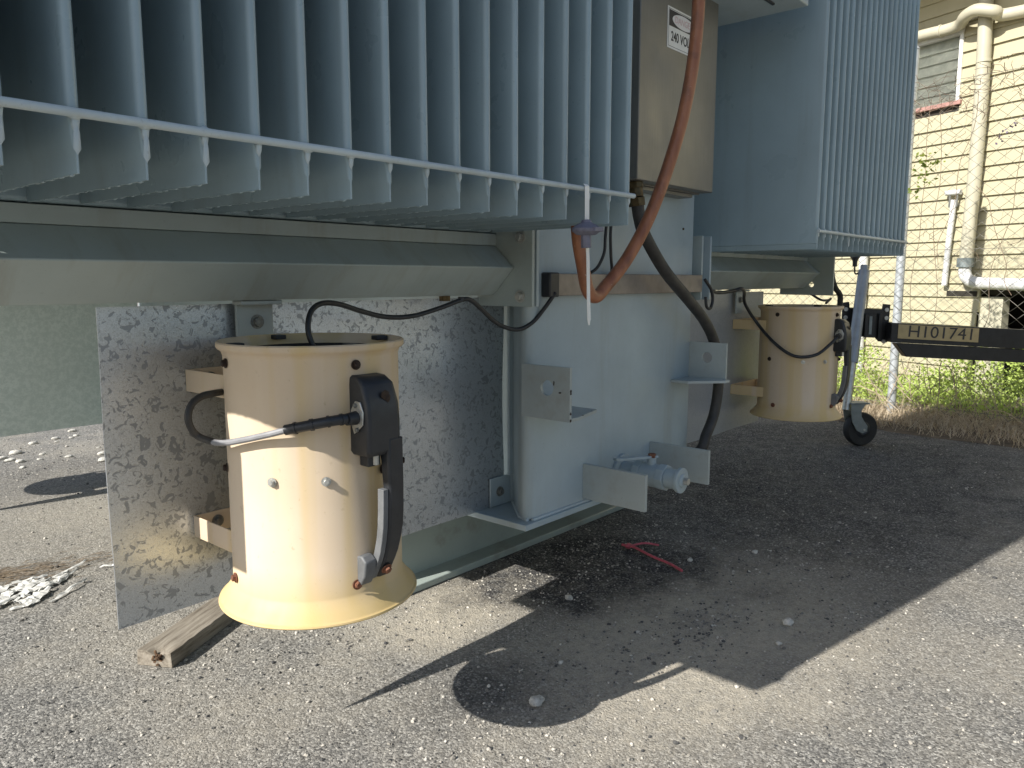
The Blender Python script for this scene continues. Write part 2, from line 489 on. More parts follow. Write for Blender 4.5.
# body with folded front corners
foot = [(1.700, 3.93), (1.700, 1.474), (1.598, 1.362), (1.586, 1.340), (1.590, 1.325), (1.606, TY),
        (2.470, TY), (2.490, 1.325), (2.497, 1.345), (2.497, 3.93), (2.44, 4.06), (1.75, 4.06)]
MB().prism(foot, TB + .002, 2.35).build('tank_wall', M['tank'], tr, bevel=.006, angle=60)
MB().box(1.556, 2.512, 1.303, 4.08, .320, TB).build('base_plate', M['tank'], tr, bevel=.0015)
# weld along the foot of the tank
MB().tube([(1.60, TY - .001, TB + .003), (2.49, TY - .001, TB + .003)], .005, 8).build('weld_bead', M['weld'], tr)
MB().tube([(1.699, 1.474, TB + .003), (1.598, 1.362, TB + .003), (1.590, 1.325, TB + .003)], .005, 8).build('weld_bead', M['weld'], tr)
# unseen box added to shade the ground and tank side; then the top cover
MB().box(.23, 1.699, 2.03, 4.05, 1.14, 2.32).build('shade_block', M['tank'], tr, bevel=.006)
MB().box(1.54, 2.53, 1.27, 4.10, 2.352, 2.375).build('top_cover', M['tank'], tr, bevel=.003)
# cabinet above the stainless box
MB().box(2.05, 2.60, 1.0, 1.314, 1.868, 2.30).build('upper_cabinet', M['tank'], tr, bevel=.004)
MB().box(2.048, 2.50, 1.07, 1.078, 1.862, 1.868).build('cabinet_seam', M['black'], tr)
# base rails: I beam along X, below the tank
def rail(y0, y1, yw):
    r = empty('x', (1.6, y0, 0), None, None)
    bpy.data.objects.remove(r)
    MB().box(1.38, 2.85, y0, y1, .001, .026).build('bottom_flange', M['rail'], tr, bevel=.004)
    MB().box(1.381, 2.849, yw, yw + .02, .026, .294).build('rail_web', M['rail'], tr)
    MB().box(1.38, 2.85, y0, y1, .294, .318).build('top_flange', M['rail'], tr, bevel=.003)
rail(1.79, 1.99, 1.868)
rail(3.42, 3.62, 3.51)
# stiffener / joint flange where the left beam meets the tank: vertical plates across X
def joint(xs, sgn):
    for k, x in enumerate(xs):
        MB().box(x, x + .011, 1.302, 1.50, .928, 1.152).build('joint_plate', M['tank'] if k else M['beam'], tr, bevel=.0015)
joint((1.578, 1.597), 1)
joint((2.515, 2.578), -1)
MB().box(1.608, 1.70, 1.350, 1.50, .93, 1.15).build('beam_stub', M['tank'], tr, bevel=.002)
MB().box(2.498, 2.578, 1.350, 1.50, .93, 1.15).build('beam_stub', M['tank'], tr, bevel=.002)
for z in (1.111, .955):
    MB().hexbolt((1.578, 1.343, z), (-1, 0, 0), .0115, .009).build('bolt', M['zinc'], tr)
# lifting lugs (vertical plates standing out from the tank foot)
MB().box(1.835, 1.847, 1.100, 1.316, .350, .457).build('lifting_lug', M['lug'], tr, bevel=.0015)
MB().box(2.214, 2.226, 1.100, 1.316, .352, .463).build('lifting_lug', M['lug'], tr, bevel=.0015)
# angle brackets with an eye
MB().plate_hole(1.162, 1.322, .638, .778, (1.236, .721), .021, 1.560, 1.569, 0).build('angle_bracket', M['lug'], tr)
MB().prism([(1.5695, 1.3155), (1.5695, 1.162), (1.600, 1.162), (1.733, 1.197), (1.733, 1.3155)], .638, .647).build('bracket_shelf', M['lug'], tr, bevel=.001)
MB().plate_hole(1.176, 1.316, .650, .783, (1.248, .730), .019, 2.472, 2.481, 0).build('angle_bracket', M['lug'], tr)
MB().prism([(2.472, 1.316), (2.472, 1.160), (2.445, 1.160), (2.345, 1.25), (2.345, 1.316)], .650, .659).build('bracket_shelf', M['lug'], tr, bevel=.001)
rr = random.Random(3)
for n_ in range(1):
    mb = MB()
    for (y, z) in ((1.1615, .712), (1.1615, .66), (1.1615, .642), (1.1615, .718)):
        mb.blob((1.5645, y, z), (.004, .0012, .0045), z * 100)
    for (x, y) in ((1.63, 1.172), (1.70, 1.192)):
        mb.blob((x, y, .6465), (.005, .004, .0012), x * 50)
    mb.blob((1.5595, 1.213, .735), (.001, .002, .007), 8); mb.blob((1.5595, 1.193, .712), (.001, .005, .002), 9)
    mb.build('rust_spot', M['darkbolt'], tr)['kind'] = 'stuff'
# plate tab with bolt at the foot, left
MB().box(1.612, 1.70, 1.484, 1.490, .338, .424).build('plate_tab', M['tank'], tr, bevel=.002)
MB().hexbolt((1.652, 1.484, .380), (0, -1, 0), .0105, .008).build('bolt', M['oldbolt'], tr)
# edge strip between plate and tank
MB().box(1.680, 1.697, 1.470, 1.478, .426, .925).build('edge_strip', M['tank'], tr)
# drain valve
vx, vz = 2.045, .400
va = MB()
va.cyl((vx, 1.316, vz), (vx, 1.305, vz), .052, 28); va.cyl((vx, 1.305, vz), (vx, 1.26, vz), .030, 24)
va.cyl((vx, 1.26, vz), (vx, 1.235, vz), .041, 8); va.cyl((vx, 1.235, vz), (vx, 1.175, vz), .036, 24)
va.cyl((vx, 1.175, vz), (vx, 1.150, vz), .041, 8); va.cyl((vx, 1.150, vz), (vx, 1.110, vz), .031, 24)
vb = va.build('drain_valve', M['tank'], tr, bevel=.0015)
MB().cyl((vx, 1.110, vz), (vx, 1.099, vz), .039, 28).cyl((vx, 1.099, vz), (vx, 1.092, vz), .022, 24, .018).build('valve_cap', M['tank'], vb, bevel=.0015)
MB().cyl((vx, 1.092, vz), (vx, 1.078, vz), .011, 6).build('cap_nut', M['zinc'], vb)
MB().cyl((vx, 1.205, vz + .03), (vx, 1.205, vz + .056), .014, 14).build('valve_stem', M['tank'], vb)
MB().cyl((vx, 1.205, vz + .0565), (vx, 1.205, vz + .068), .012, 6).build('stem_nut', M['rustbolt'], vb)
MB().obox((vx - .045, 1.235, vz + .058), (.062, -.036, .0), (.006, .010, 0), (0, 0, .004)).build('valve_handle', M['tank'], vb, bevel=.001)
# light strip (grey brown cable duct) fixed across the tank
MB().box(1.660, 2.498, 1.288, 1.3155, .956, 1.016).build('cable_duct', M['conduit_grey'], tr, bevel=.002)
MB().box(1.632, 1.674, 1.284, 1.3155, .953, 1.019).build('duct_end_cap', M['black'], tr, bevel=.004)
MB().hexbolt((2.40, 1.316, 1.17), (0, -1, 0), .004, .003, False).build('bolt', M['brass'], tr)

# support beams under the radiators (folded ridge profile)
def beam(x0, x1, label, end_plate=False):
    b = empty('support_beam', ((x0 + x1) / 2, 1.5, .95), label, 'steel beam', 'ridged beams under the cooling radiators')
    prof = [(1.372, 1.040), (1.362, 1.031), (1.372, 1.022), (1.425, .968), (1.440, .958), (1.60, .958), (1.615, .973), (1.625, 1.09), (1.60, 1.090), (1.430, 1.090), (1.426, 1.086)]
    MB().prism(prof, x0, x1, axis=0).build('beam_body', M['beam'], b, bevel=.003, angle=25)
    MB().box(x0, x1, 1.4275, 1.60, 1.0905, 1.1220).build('beam_cap', M['beam'], b, bevel=.001)
    return b
bl = beam(.19, 1.577, 'ridged pale steel beam under the left radiator, above the galvanised sheet')
MB().prism([(1.335, .856), (1.535, .856), (1.535, 1.118), (1.385, 1.118), (1.385, 1.072), (1.335, 1.072)], .176, .188, axis=0).build('end_plate', M['beam'], bl)
# rusty stud under the beam
MB().box(1.385, 1.41, 1.437, 1.452, .945, .958).build('clip', M['brass'], bl)
br_ = beam(2.592, 3.86, 'ridged pale steel beam under the far right radiator, above the far cream fan')
MB().plate_hole(1.30, 1.56, .925, 1.145, (1.405, .975), .013, 3.8605, 3.872, 0).build('end_plate', M['beam'], br_)

# ------------------------------------------------------------------ RADIATORS
ZB, ZT = 1.123, 2.62
ZTR = 2.24
def fin_mesh(name, y0, y1, zb, zt, zbar, org_x):
    """one pressed steel fin in the plane x=0: flat seam round the edge, hollow rounded body"""
    flat = .0016
    def loop(h, nose, yo=0):
        # outline in (x, y) for half thickness h at level; 'nose' = length of rounding
        L = []
        k = 4
        for i in range(k + 1):
            a = pi / 2 * i / k
            L.append((h * sin(a), y0 + yo + nose * (1 - cos(a))))
        ym = y0 + yo + .060
        L.append((h * .86, ym)); L.append((h * .95, (y0 + y1) / 2)); L.append((h * .86, y1 - .06))
        for i in range(k + 1):
            a = pi / 2 * (1 - i / k)
            L.append((h * sin(a), y1 - nose * (1 - cos(a))))
        return L
    levels = [(zb, flat, .0016), (zb + .026, flat, .0016), (zb + .031, .0046, .004), (zb + .060, .0066, .007), (zb + .080, .0076, .010), (zt - .05, .0076, .010), (zt - .03, flat, .0016), (zt, flat, .0016)]
    mb = MB(); secs = []
    for z, h, nz in levels:
        L = loop(h, nz)
        ring = [(x, y, z) for x, y in L] + [(-x, y, z) for x, y in reversed(L[1:-1])]
        secs.append([Vector(p) for p in ring])
    mb.strip(secs)
    return mb
def radiator(name, x_first, sp, n, y0, y1, zb, zt, zbar, label, seed, bar_to=None):
    R = empty(name, (x_first + sp * n / 2, y0, zb), label, 'radiator', 'banks of cooling fins on the transformer')
    r_ = random.Random(seed)
    org = world_org(R)
    me = fin_mesh('fin', y0, y1, zb, zt, zbar, 0).mesh('fin', M['fin'], Vector((0, org.y, org.z)), True, 50)
    wb = MB()
    # weld fillet where the tie rod crosses, with the flattened seam running down from it
    wb.blob((0, y0 - .001, zbar), (.0088, .0062, .0085), 1.7 + seed)
    wb.blob((0, y0 - .0005, zbar - .011), (.0050, .0036, .011), 2.9 + seed)
    wm = wb.mesh('weld', M['weld'], Vector((0, org.y, org.z)), True, 60)
    big = MB(); big.blob((0, y0 - .001, zbar - .028), (.0045, .0036, .022), 5.3)
    bm_ = big.mesh('weld_run', M['weld'], Vector((0, org.y, org.z)), True, 60)
    dr = MB()
    q = random.Random(11)
    yy = y0 + .02
    while yy < y1 - .02:
        dr.blob((q.uniform(-.0006, .0006), yy, zb - .0002), (.0022, q.uniform(.003, .010), q.uniform(.0012, .0022)), yy * 9)
        yy += q.uniform(.018, .05)
    dm = dr.mesh('paint_drip', M['fin'], Vector((0, org.y, org.z)), True, 60)
    for i in range(n):
        x = x_first + sp * i + r_.uniform(-.0012, .0012)
        f = bpy.data.objects.new('fin', me); COL.objects.link(f); f.parent = R
        f.location = (x - org.x, 0, r_.uniform(-.0015, .0015)); f.rotation_euler = (0, r_.uniform(-.002, .002), r_.uniform(-.004, .004)); ORG[f.name] = org.copy()
        w = bpy.data.objects.new('weld', wm); COL.objects.link(w); w.parent = f
        w.rotation_euler = (0, 0, 0); ORG[w.name] = org.copy()
        if x < .56 or r_.random() < .08:
            w2 = bpy.data.objects.new('weld_run', bm_); COL.objects.link(w2); w2.parent = f
        if x < 1.2:
            d = bpy.data.objects.new('paint_drip', dm); COL.objects.link(d); d.parent = f; d['kind'] = 'stuff'
    xb = x_first + sp * (n - 1)
    MB().tube([(x_first - .012, y0 - .0052, zbar)] + [(x_first + (xb - x_first) * k / 8, y0 - .0045 + r_.uniform(-.0006, .0006), zbar + r_.uniform(-.0008, .0008)) for k in range(1, 8)] + [(xb + .014, y0 - .0052, zbar)], .0056, 12).build('tie_rod', M['weld'], R)
    MB().box(x_first - .004, xb + .004, y1 + .0012, 1.795, zb + .0015, zt - .02).build('header_box', M['fin'], R, bevel=.006)
    for z in (zb + .16, zt - .14):
        MB().tube([(x_first, y1 - .06, z), (xb, y1 - .06, z)], .035, 20).build('header_pipe', M['fin'], R)
    return R
SP = .0779
rl = radiator('radiator', 1.5345 - SP * 17, SP, 18, .982, 1.405, ZB, ZT, 1.189, 'near left bank of blue grey cooling fins seen close from below', 1)
rrd = radiator('radiator', 2.738,   .0632, 18, .982, 1.405, 1.105, ZTR, 1.165, 'far right bank of closely spaced blue grey cooling fins beside the cream weatherboard wall', 2)
# flat pressed outer panel on the near side of the right bank
MB().box(2.7325, 2.7385, .984, 1.795, 1.122, ZTR).build('side_panel', M['fin'], rrd, bevel=.003)
MB().prism([(2.7325, 1.122), (2.7385, 1.122), (2.7385, 1.104), (2.7365, 1.104)], .984, 1.795, axis=1).build('side_panel_seam', M['fin'], rrd)

# ------------------------------------------------------------------ GALVANISED SHEETS
def sheet(name, x0, x1, y, z0, z1, mat, label, cat, tilt=0., group=None, t=.003):
    mb = MB()
    nx, nz = 16, 10; vs = []; fs = []
    for side in (0, 1):
        for j in range(nz + 1):
            for i in range(nx + 1):
                x = x0 + (x1 - x0) * i / nx; z = z0 + (z1 - z0) * j / nz
                bow = .0035 * sin(i * .8 + y * 3) * sin(j * .7 + 1.1)
                vs.append((x + (z1 - z) * tilt, y + bow + (t if side else 0), z))
    W = nx + 1; off = W * (nz + 1)
    for j in range(nz):
        for i in range(nx):
            a = j * W + i; fs += [(a, a + 1, a + 1 + W, a + W), (off + a, off + a + W, off + a + W + 1, off + a + 1)]
    for i in range(nx):
        fs += [(i, off + i, off + i + 1, i + 1), (nz * W + i, nz * W + i + 1, off + nz * W + i + 1, off + nz * W + i)]
    for j in range(nz):
        a = j * W; b = a + nx; fs += [(a, a + W, off + a + W, off + a), (b, off + b, off + b + W, b + W)]
    mb.add(vs, fs)
    return mb.build(name, mat, None, angle=40, at=((x0 + x1) / 2, y, z0), label=label, category=None, cat=cat, group=group) if False else tag(mb.build(name, mat, None, angle=40, at=((x0 + x1) / 2, y, z0)), label, cat, group)
sheet('metal_sheet', .567, 1.680, 1.495, .334, .950, M['galv'], 'spangled galvanised steel sheet hanging upright behind the nearest cream fan', 'metal sheet')
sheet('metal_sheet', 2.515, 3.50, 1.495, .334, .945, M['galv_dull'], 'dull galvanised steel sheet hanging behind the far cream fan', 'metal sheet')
sheet('metal_sheet', .45, 1.69, 3.935, .305, 1.10, M['green'], 'speckled greenish grey steel sheet on the far side under the beam, leftmost', 'metal sheet')
# hanger bracket and its bolt (left)
def hanger(x0, x1, label):
    h = empty('hanger_bracket', ((x0 + x1) / 2, 1.455, .86), label, 'bracket', 'steel tabs hanging under the support beams')
    MB().box(x0, x1, 1.4745, 1.4825, .852, .952).box(x0 - .004, x1 + .006, 1.446, 1.4835, .948, .957).build('bracket_plate', M['lug'], h, bevel=.002)
    MB().hexbolt(((x0 + x1) / 2 + .004, 1.4745, .912), (0, -1, 0), .0105, .008).build('bolt', M['oldbolt'], h)
hanger(.832, .917, 'blue grey tab with one hex bolt above the nearest cream fan')
hanger(3.18, 3.24, 'small steel tab with dark bolt above the far cream fan')

# ------------------------------------------------------------------ FANS
FC = (.859, 1.251)
def fan_pt(az, r, z): return (FC[0] + r * cos(radians(az)), FC[1] + r * sin(radians(az)), z)
def make_fan():
    F = empty('cooling_fan', (FC[0], FC[1], .39), 'nearest cream painted duct fan, sunlit yellow below, hanging before the spangled sheet', 'fan', 'cream duct fans under the radiators')
    prof = [(.1615, .434), (.1615, .862), (.1645, .8715), (.1700, .8745), (.1728, .8785), (.1728, .8862), (.1700, .8885), (.1660, .886), (.1600, .872), (.1600, .432), (.1612, .426), (.1665, .417), (.178, .402), (.1850, .3940),
            (.1885, .3925), (.1900, .3945), (.1890, .3975), (.1860, .3985), (.1845, .4005), (.1750, .4125), (.1665, .4240), (.1635, .4300)]
    MB().lathe(prof, FC, 96, True).build('duct_body', M['cream'], F, angle=50)
    # axial seam
    # motor, guard and blades inside
    MB().cyl((*FC, .60), (*FC, .860), .075, 28).build('motor', M['blackmetal'], F, bevel=.006)
    gmb = MB()
    for r in (.03, .055, .08, .105, .13, .152):
        gmb.tube([(FC[0] + r * cos(a), FC[1] + r * sin(a), .867) for a in [2 * pi * k / 32 for k in range(33)]], .0016, 6, False)
    for a in range(4):
        t = a * pi / 4 + .3; gmb.tube([(FC[0] - .16 * cos(t), FC[1] - .16 * sin(t), .8645), (FC[0] + .16 * cos(t), FC[1] + .16 * sin(t), .8645)], .002, 6)
    gmb.build('wire_guard', M['blackmetal'], F)
    for k in range(5):
        a = k * 72
        sec = []
        for i in range(6):
            r = .05 + .105 * i / 5; tw = radians(55 - 25 * i / 5); w = .03 + .02 * i / 5
            c = Vector((FC[0] + r * cos(radians(a)), FC[1] + r * sin(radians(a)), .55)); tv = Vector((-sin(radians(a)), cos(radians(a)), 0))
            e = tv * cos(tw) + Vector((0, 0, 1)) * sin(tw); nn = tv * -sin(tw) + Vector((0, 0, 1)) * cos(tw)
            sec.append([c - e * w, c + nn * .004, c + e * w, c - nn * .001])
        MB().strip(sec).build('fan_blade', M['blackmetal'], F)
    for k in (82, 172, 262, 352):
        c = Vector(fan_pt(k, .148, .8835)); r = Vector((cos(radians(k)), sin(radians(k)), 0)); t = Vector((-r.y, r.x, 0))
        MB().obox(c, r * .013, t * .011, (0, 0, .0045)).build('guard_clip', M['black'], F, bevel=.0015)
    def bolt(az, z, r=.163, mat='darkbolt', s=.0062, h=.005):
        d = (cos(radians(az)), sin(radians(az)), 0)
        MB().hexbolt(fan_pt(az, r, z), d, s, h).build('bolt', M[mat], F)
    for az in (262, 168, 352, 82): bolt(az, .852)
    for az in (208, 241): bolt(az, .650, mat='zinc', s=.0058)
    bolt(157, .655); bolt(282, .655); bolt(317, .648)
    for az in (167, 259, 350): bolt(az, .452 if az != 350 else .46, mat='rustbolt', s=.0066)
    # terminal housing on the outer face: az 270, local s = +X, r = -Y
    def L(s, r, z): return (FC[0] + s, FC[1] - r, z)
    mb = MB()
    # housing: loft along z of a section in (s, r)
    def sec(z, s0, s1, r0, r1, ch=.010):
        return [Vector(L(s, r, z)) for s, r in ((s0, r0), (s0, r1 - ch * .5), (s0 + ch * .5, r1), (s1 - ch, r1), (s1, r1 - ch), (s1, r0))]
    mb.strip([sec(.834, -.030, .024, .150, .170), sec(.831, -.034, .034, .150, .182), sec(.818, -.035, .040, .150, .195), sec(.785, -.035, .043, .150, .205), sec(.75, -.035, .044, .150, .208), sec(.700, -.035, .044, .150, .207), sec(.692, -.030, .042, .150, .200)])
    hs = mb.build('terminal_box', M['black'], F, bevel=.0045, seg=3)
    gz, gr = .762, .180
    MB().cyl(L(-.0353, gr, gz), L(-.0400, gr, gz), .0165, 20).build('gland_plate', M['zinc'], hs)
    MB().prism([(FC[1] - gr + a, gz + b) for a, b in ((-.010, .028), (-.018, .010), (-.016, -.012), (.008, -.030), (.016, -.012), (.016, .012), (.004, .029))], FC[0] - .0385, FC[0] - .0355, axis=0).build('gland_flange', M['zinc'], hs, bevel=.001)
    for dy, dz in ((-.002, .0215), (.002, -.0215)):
        MB().hexbolt(L(-.0385, gr + dy, gz + dz), (-1, 0, 0), .0042, .003, False).build('screw', M['oldbolt'], hs)
    MB().cyl(L(-.038, gr, gz), L(-.060, gr + .001, gz), .0125, 16, .0105).build('cable_gland', M['black'], hs)
    MB().blob(L(.006, .2045, .800), (.011, .0016, .010), 4.4).blob(L(.012, .2050, .794), (.007, .0014, .008), 6.4).build('rust_patch', M['darkbolt'], hs)
    MB().obox(L(-.006, .174, .684), (.014, 0, 0), (0, .012, 0), (0, 0, .013)).build('conduit_entry', M['black'], hs, bevel=.002)
    MB().cyl(L(-.004, .187, .694), L(-.004, .187, .674), .006, 10).build('entry_screw', M['zinc'], hs)
    # curved flat conduit, one sweep from the housing to the foot
    path = [(.720, .2085, .034), (.68, .2085, .022), (.63, .209, .018), (.59, .208, .018), (.56, .206, .018), (.535, .202, .018), (.51, .196, .019), (.49, .188, .019), (.472, .179, .015), (.456, .170, .007)]
    secs = []; side = []
    for i, (z, ro, th) in enumerate(path):
        s0, s1 = .008, .044 - max(0, i - 4) * .002
        c = .004; ri = ro - th
        secs.append([Vector(L(s, r, z)) for s, r in ((s0, ri), (s0, ro - c), (s0 + c, ro), (s1 - c, ro), (s1, ro - c), (s1, ri))])
        side.append((z, ri - .001, ro - .003))
    cd = MB().strip(secs).build('conduit_cover', M['black'], F, bevel=.0015)
    sd_ = [(z, a, b) for z, a, b in side if z < .665]
    MB().prism([(FC[1] - b, z) for z, a, b in sd_] + [(FC[1] - a, z) for z, a, b in reversed(sd_)], FC[0] - .004, FC[0] + .0075, axis=0).build('conduit_side', M['sunlitblack'], cd, bevel=.001)
    MB().prism([(FC[1] - r, z) for r, z in ((.158, .505), (.172, .507), (.184, .497), (.180, .47), (.168, .450), (.158, .452))], FC[0] - .030, FC[0] - .0045, axis=0).build('conduit_foot', M['sunlitblack'], cd, bevel=.003)
    MB().hexbolt(L(.018, .1825, .474), (0, -.85, -.5), .0075, .006).build('foot_bolt', M['rustbolt'], cd)
    # mounting straps (U shaped) towards the sheet
    for z0, z1 in ((.779, .823), (.478, .522)):
        mb = MB(); t = .003
        x0, x1 = .727, .991; yb = 1.4945
        poly = [(x0, yb), (x1, yb), (x1, 1.335), (x1 - t, 1.335), (x1 - t, yb - t), (x0 + t, yb - t), (x0 + t, 1.338), (x0, 1.338)]
        st = mb.prism(poly, z0, z1).build('mounting_strap', M['cream'], F, bevel=.0008)
        MB().hexbolt((x0 + .05, yb - t, (z0 + z1) / 2), (0, -1, 0), .009, .007).build('bolt', M['oldbolt'], st)
    return F
fan = make_fan()
fan2 = copy_tree(fan, None, (3.325 - FC[0], .0, .012)); fan2.scale.z = .955; fan2.location.z += .012; fan2['label'] = 'far cream duct fan in full shade beyond the tank, beside the jockey wheel'
fan3 = copy_tree(fan, None, (0, 0, 0)); fan3.rotation_euler.z = pi; fan3.location = (.859, 4.166, .37); fan3['label'] = 'hidden cream duct fan on the far side, known by its round shadow at the left'

# ------------------------------------------------------------------ CABLES AND HOSES
def cable(name, pts, r, mat, label, cat, n=10, k=6, extra=None, parent=None):
    o = MB().tube(spline(pts, k), r, n).build(name, M[mat], None, angle=80, at=pts[0])
    return tag(o, label, cat)
# lead plugged into the near fan
LP = [(.799, 1.0715, .763), (.770, 1.078, .762), (.739, 1.108, .754), (.720, 1.135, .747)]
lead = cable('power_lead', LP, .0092, 'black', 'thick black sheathed lead plugged into the silver gland of the nearest fan', 'cable', 12)
MB().tube(spline([(.722, 1.132, .7475), (.703, 1.162, .738), (.684, 1.215, .724), (.676, 1.262, .714), (.672, 1.300, .711)], 6), .0056, 10).build('grey_lead_end', M['greycable'], lead)
MB().tube(spline([(.674, 1.292, .7115), (.662, 1.322, .719), (.650, 1.325, .735), (.645, 1.325, .757), (.654, 1.328, .778), (.675, 1.332, .790), (.70, 1.334, .793), (.735, 1.36, .790), (.78, 1.38, .79)], 6), .0066, 10).build('lead_loop', M['hose'], lead)
a = spline(LP, 8)
for sfr in (.12, .35, .60, .85):
    i = int(sfr * (len(a) - 2)); MB().tube([a[i], a[i + 1]], .0106, 12).build('tape_edge', M['black'], lead)
cable('black_cable', [(1.655, 1.284, .965), (1.63, 1.30, .925), (1.60, 1.32, .885), (1.56, 1.34, .868), (1.50, 1.352, .885), (1.437, 1.352, .925), (1.40, 1.350, .947), (1.368, 1.350, .951), (1.30, 1.36, .932), (1.22, 1.37, .915), (1.15, 1.38, .915), (1.08, 1.38, .930), (1.01, 1.37, .948), (.958, 1.36, .950), (.925, 1.35, .932), (.912, 1.34, .895), (.92, 1.33, .855)], .0058, 'cable', 'slim black cable drooping from the duct end across the spangled sheet', 'cable')
MB().tube([(1.363, 1.351, .945), (1.363, 1.351, .958)], .0075, 8).build('cable_clip', M['black'], bpy.data.objects['black_cable'])
orange_c = cable('orange_conduit', [(1.84, 1.33, 2.16), (1.84, 1.20, 2.19), (1.84, 1.07, 2.12), (1.855, 1.00, 1.95), (1.880, 1.005, 1.80), (1.882, 1.01, 1.62), (1.860, 1.02, 1.46), (1.828, 1.04, 1.32), (1.780, 1.07, 1.17), (1.720, 1.10, 1.055), (1.655, 1.12, .985), (1.615, 1.125, .957), (1.580, 1.125, .975), (1.558, 1.125, 1.035), (1.545, 1.13, 1.10), (1.56, 1.15, 1.20), (1.60, 1.20, 1.34)], .0165, 'orange', 'worn orange brown conduit looping down in front of the stainless box', 'conduit', 18, 8)
MB().tube(spline([(1.9325, 1.000, 1.455), (1.927, 1.001, 1.440), (1.921, 1.002, 1.425)], 4), [.0185, .0190, .0187, .0190, .0185, .0190, .0187, .0188, .0182], 12).build('tape_patch', M['paper'], orange_c) if False else None
hose = cable('black_hose', [(1.975, 1.235, 1.235), (1.985, 1.232, 1.18), (2.01, 1.225, 1.125), (2.13, 1.225, 1.025), (2.30, 1.23, .93), (2.42, 1.235, .86), (2.505, 1.24, .785), (2.545, 1.24, .70), (2.560, 1.245, .61), (2.545, 1.25, .52), (2.50, 1.255, .45), (2.47, 1.27, .39), (2.44, 1.40, .31)], .0185, 'hose', 'thick dusty black hose hanging from a brass gland under the stainless box', 'hose', 16, 8)
MB().cyl((1.975, 1.245, 1.279), (1.975, 1.243, 1.262), .026, 8).cyl((1.975, 1.243, 1.262), (1.975, 1.238, 1.236), .022, 20).cyl((1.975, 1.238, 1.236), (1.978, 1.236, 1.212), .025, 8).build('brass_gland', M['brass'], hose, bevel=.001)
cable('thin_cable', [(1.86, 1.27, 1.30), (1.895, 1.27, 1.20), (1.893, 1.27, 1.13), (1.900, 1.272, 1.07), (1.925, 1.285, 1.035), (1.945, 1.300, 1.016)], .0045, 'cable', 'thin black cable dropping to the duct just left of the orange conduit rise', 'cable', 8)
cable('thin_cable', [(1.85, 1.26, 1.30), (1.868, 1.265, 1.20), (1.867, 1.27, 1.12), (1.862, 1.27, 1.075), (1.845, 1.28, 1.035), (1.83, 1.297, 1.017)], .0045, 'cable', 'thin black cable dropping inside the orange conduit loop behind the white tie tail', 'cable', 8)
cable('black_cable', [(2.49, 1.275, 1.00), (2.53, 1.27, .965), (2.545, 1.27, .93), (2.53, 1.27, .90), (2.505, 1.272, .905), (2.50, 1.275, .94)], .0055, 'cable', 'short black cable curled in a loop at the right end of the duct', 'cable', 8)
cable('black_cable', [(2.585, 1.30, .960), (2.68, 1.31, .952), (2.80, 1.31, .958), (2.84, 1.30, .965), (3.0, 1.36, .95), (3.10, 1.40, .90), (3.165, 1.375, .82), (3.138, 1.281, .738), (3.142, 1.197, .689), (3.18, 1.125, .695), (3.235, 1.085, .74), (3.275, 1.071, .768)], .0068, 'cable', 'black cable sagging across the front of the far cream fan', 'cable', 8)
cable('black_cable', [(3.90, 1.42, .93), (3.93, 1.38, .90), (3.86, 1.32, .90), (3.78, 1.28, .91), (3.72, 1.28, .89)], .006, 'cable', 'short black cable arching above the far cream fan', 'cable', 8)
cable('black_hose', [(4.06, 1.38, 1.10), (4.075, 1.38, 1.02), (4.10, 1.37, .96), (4.15, 1.36, .92), (4.16, 1.36, .86)], .014, 'rubber', 'black rubber hose bending behind the far cream fan', 'hose', 10)

# cable tie holding the grey clip to the tie rod
tie = empty('cable_tie', (1.345, .965, 1.19), 'long white cable tie hanging from the fin rod with a grey clip', 'cable tie')
MB().strip([[Vector((x0, y, z)), Vector((x0 + .0145, y, z)), Vector((x0 + .0145, y - .0018, z)), Vector((x0, y - .0018, z))] for x0, y, z in ((1.349, .976, 1.1985), (1.3485, .9712, 1.194), (1.3475, .970, 1.17), (1.347, .969, 1.11))]).build('tie_strap', M['white'], tie, bevel=.0005)
MB().strip([[Vector((x0, y, z)), Vector((x0 + w, y, z)), Vector((x0 + w, y - .0018, z)), Vector((x0, y - .0018, z))] for x0, y, z, w in ((1.351, .970, 1.085, .0105), (1.356, .970, 1.04, .0105), (1.362, .972, .96, .011), (1.365, .972, .915, .011), (1.369, .972, .902, .003))]).build('tie_tail', M['white'], tie, bevel=.0005)
MB().lathe([(0, 1.091), (.020, 1.093), (.030, 1.100), (.0315, 1.106), (.022, 1.114), (.012, 1.118), (.010, 1.124), (0, 1.125)], (1.352, .968), 14).box(1.337, 1.367, .934, .956, 1.099, 1.108).build('tie_clip', M['purple'], tie, bevel=.001)
MB().cyl((1.348, .966, 1.094), (1.350, .966, 1.066), .011, 8).build('clip_neck', M['purple'], tie, bevel=.001)

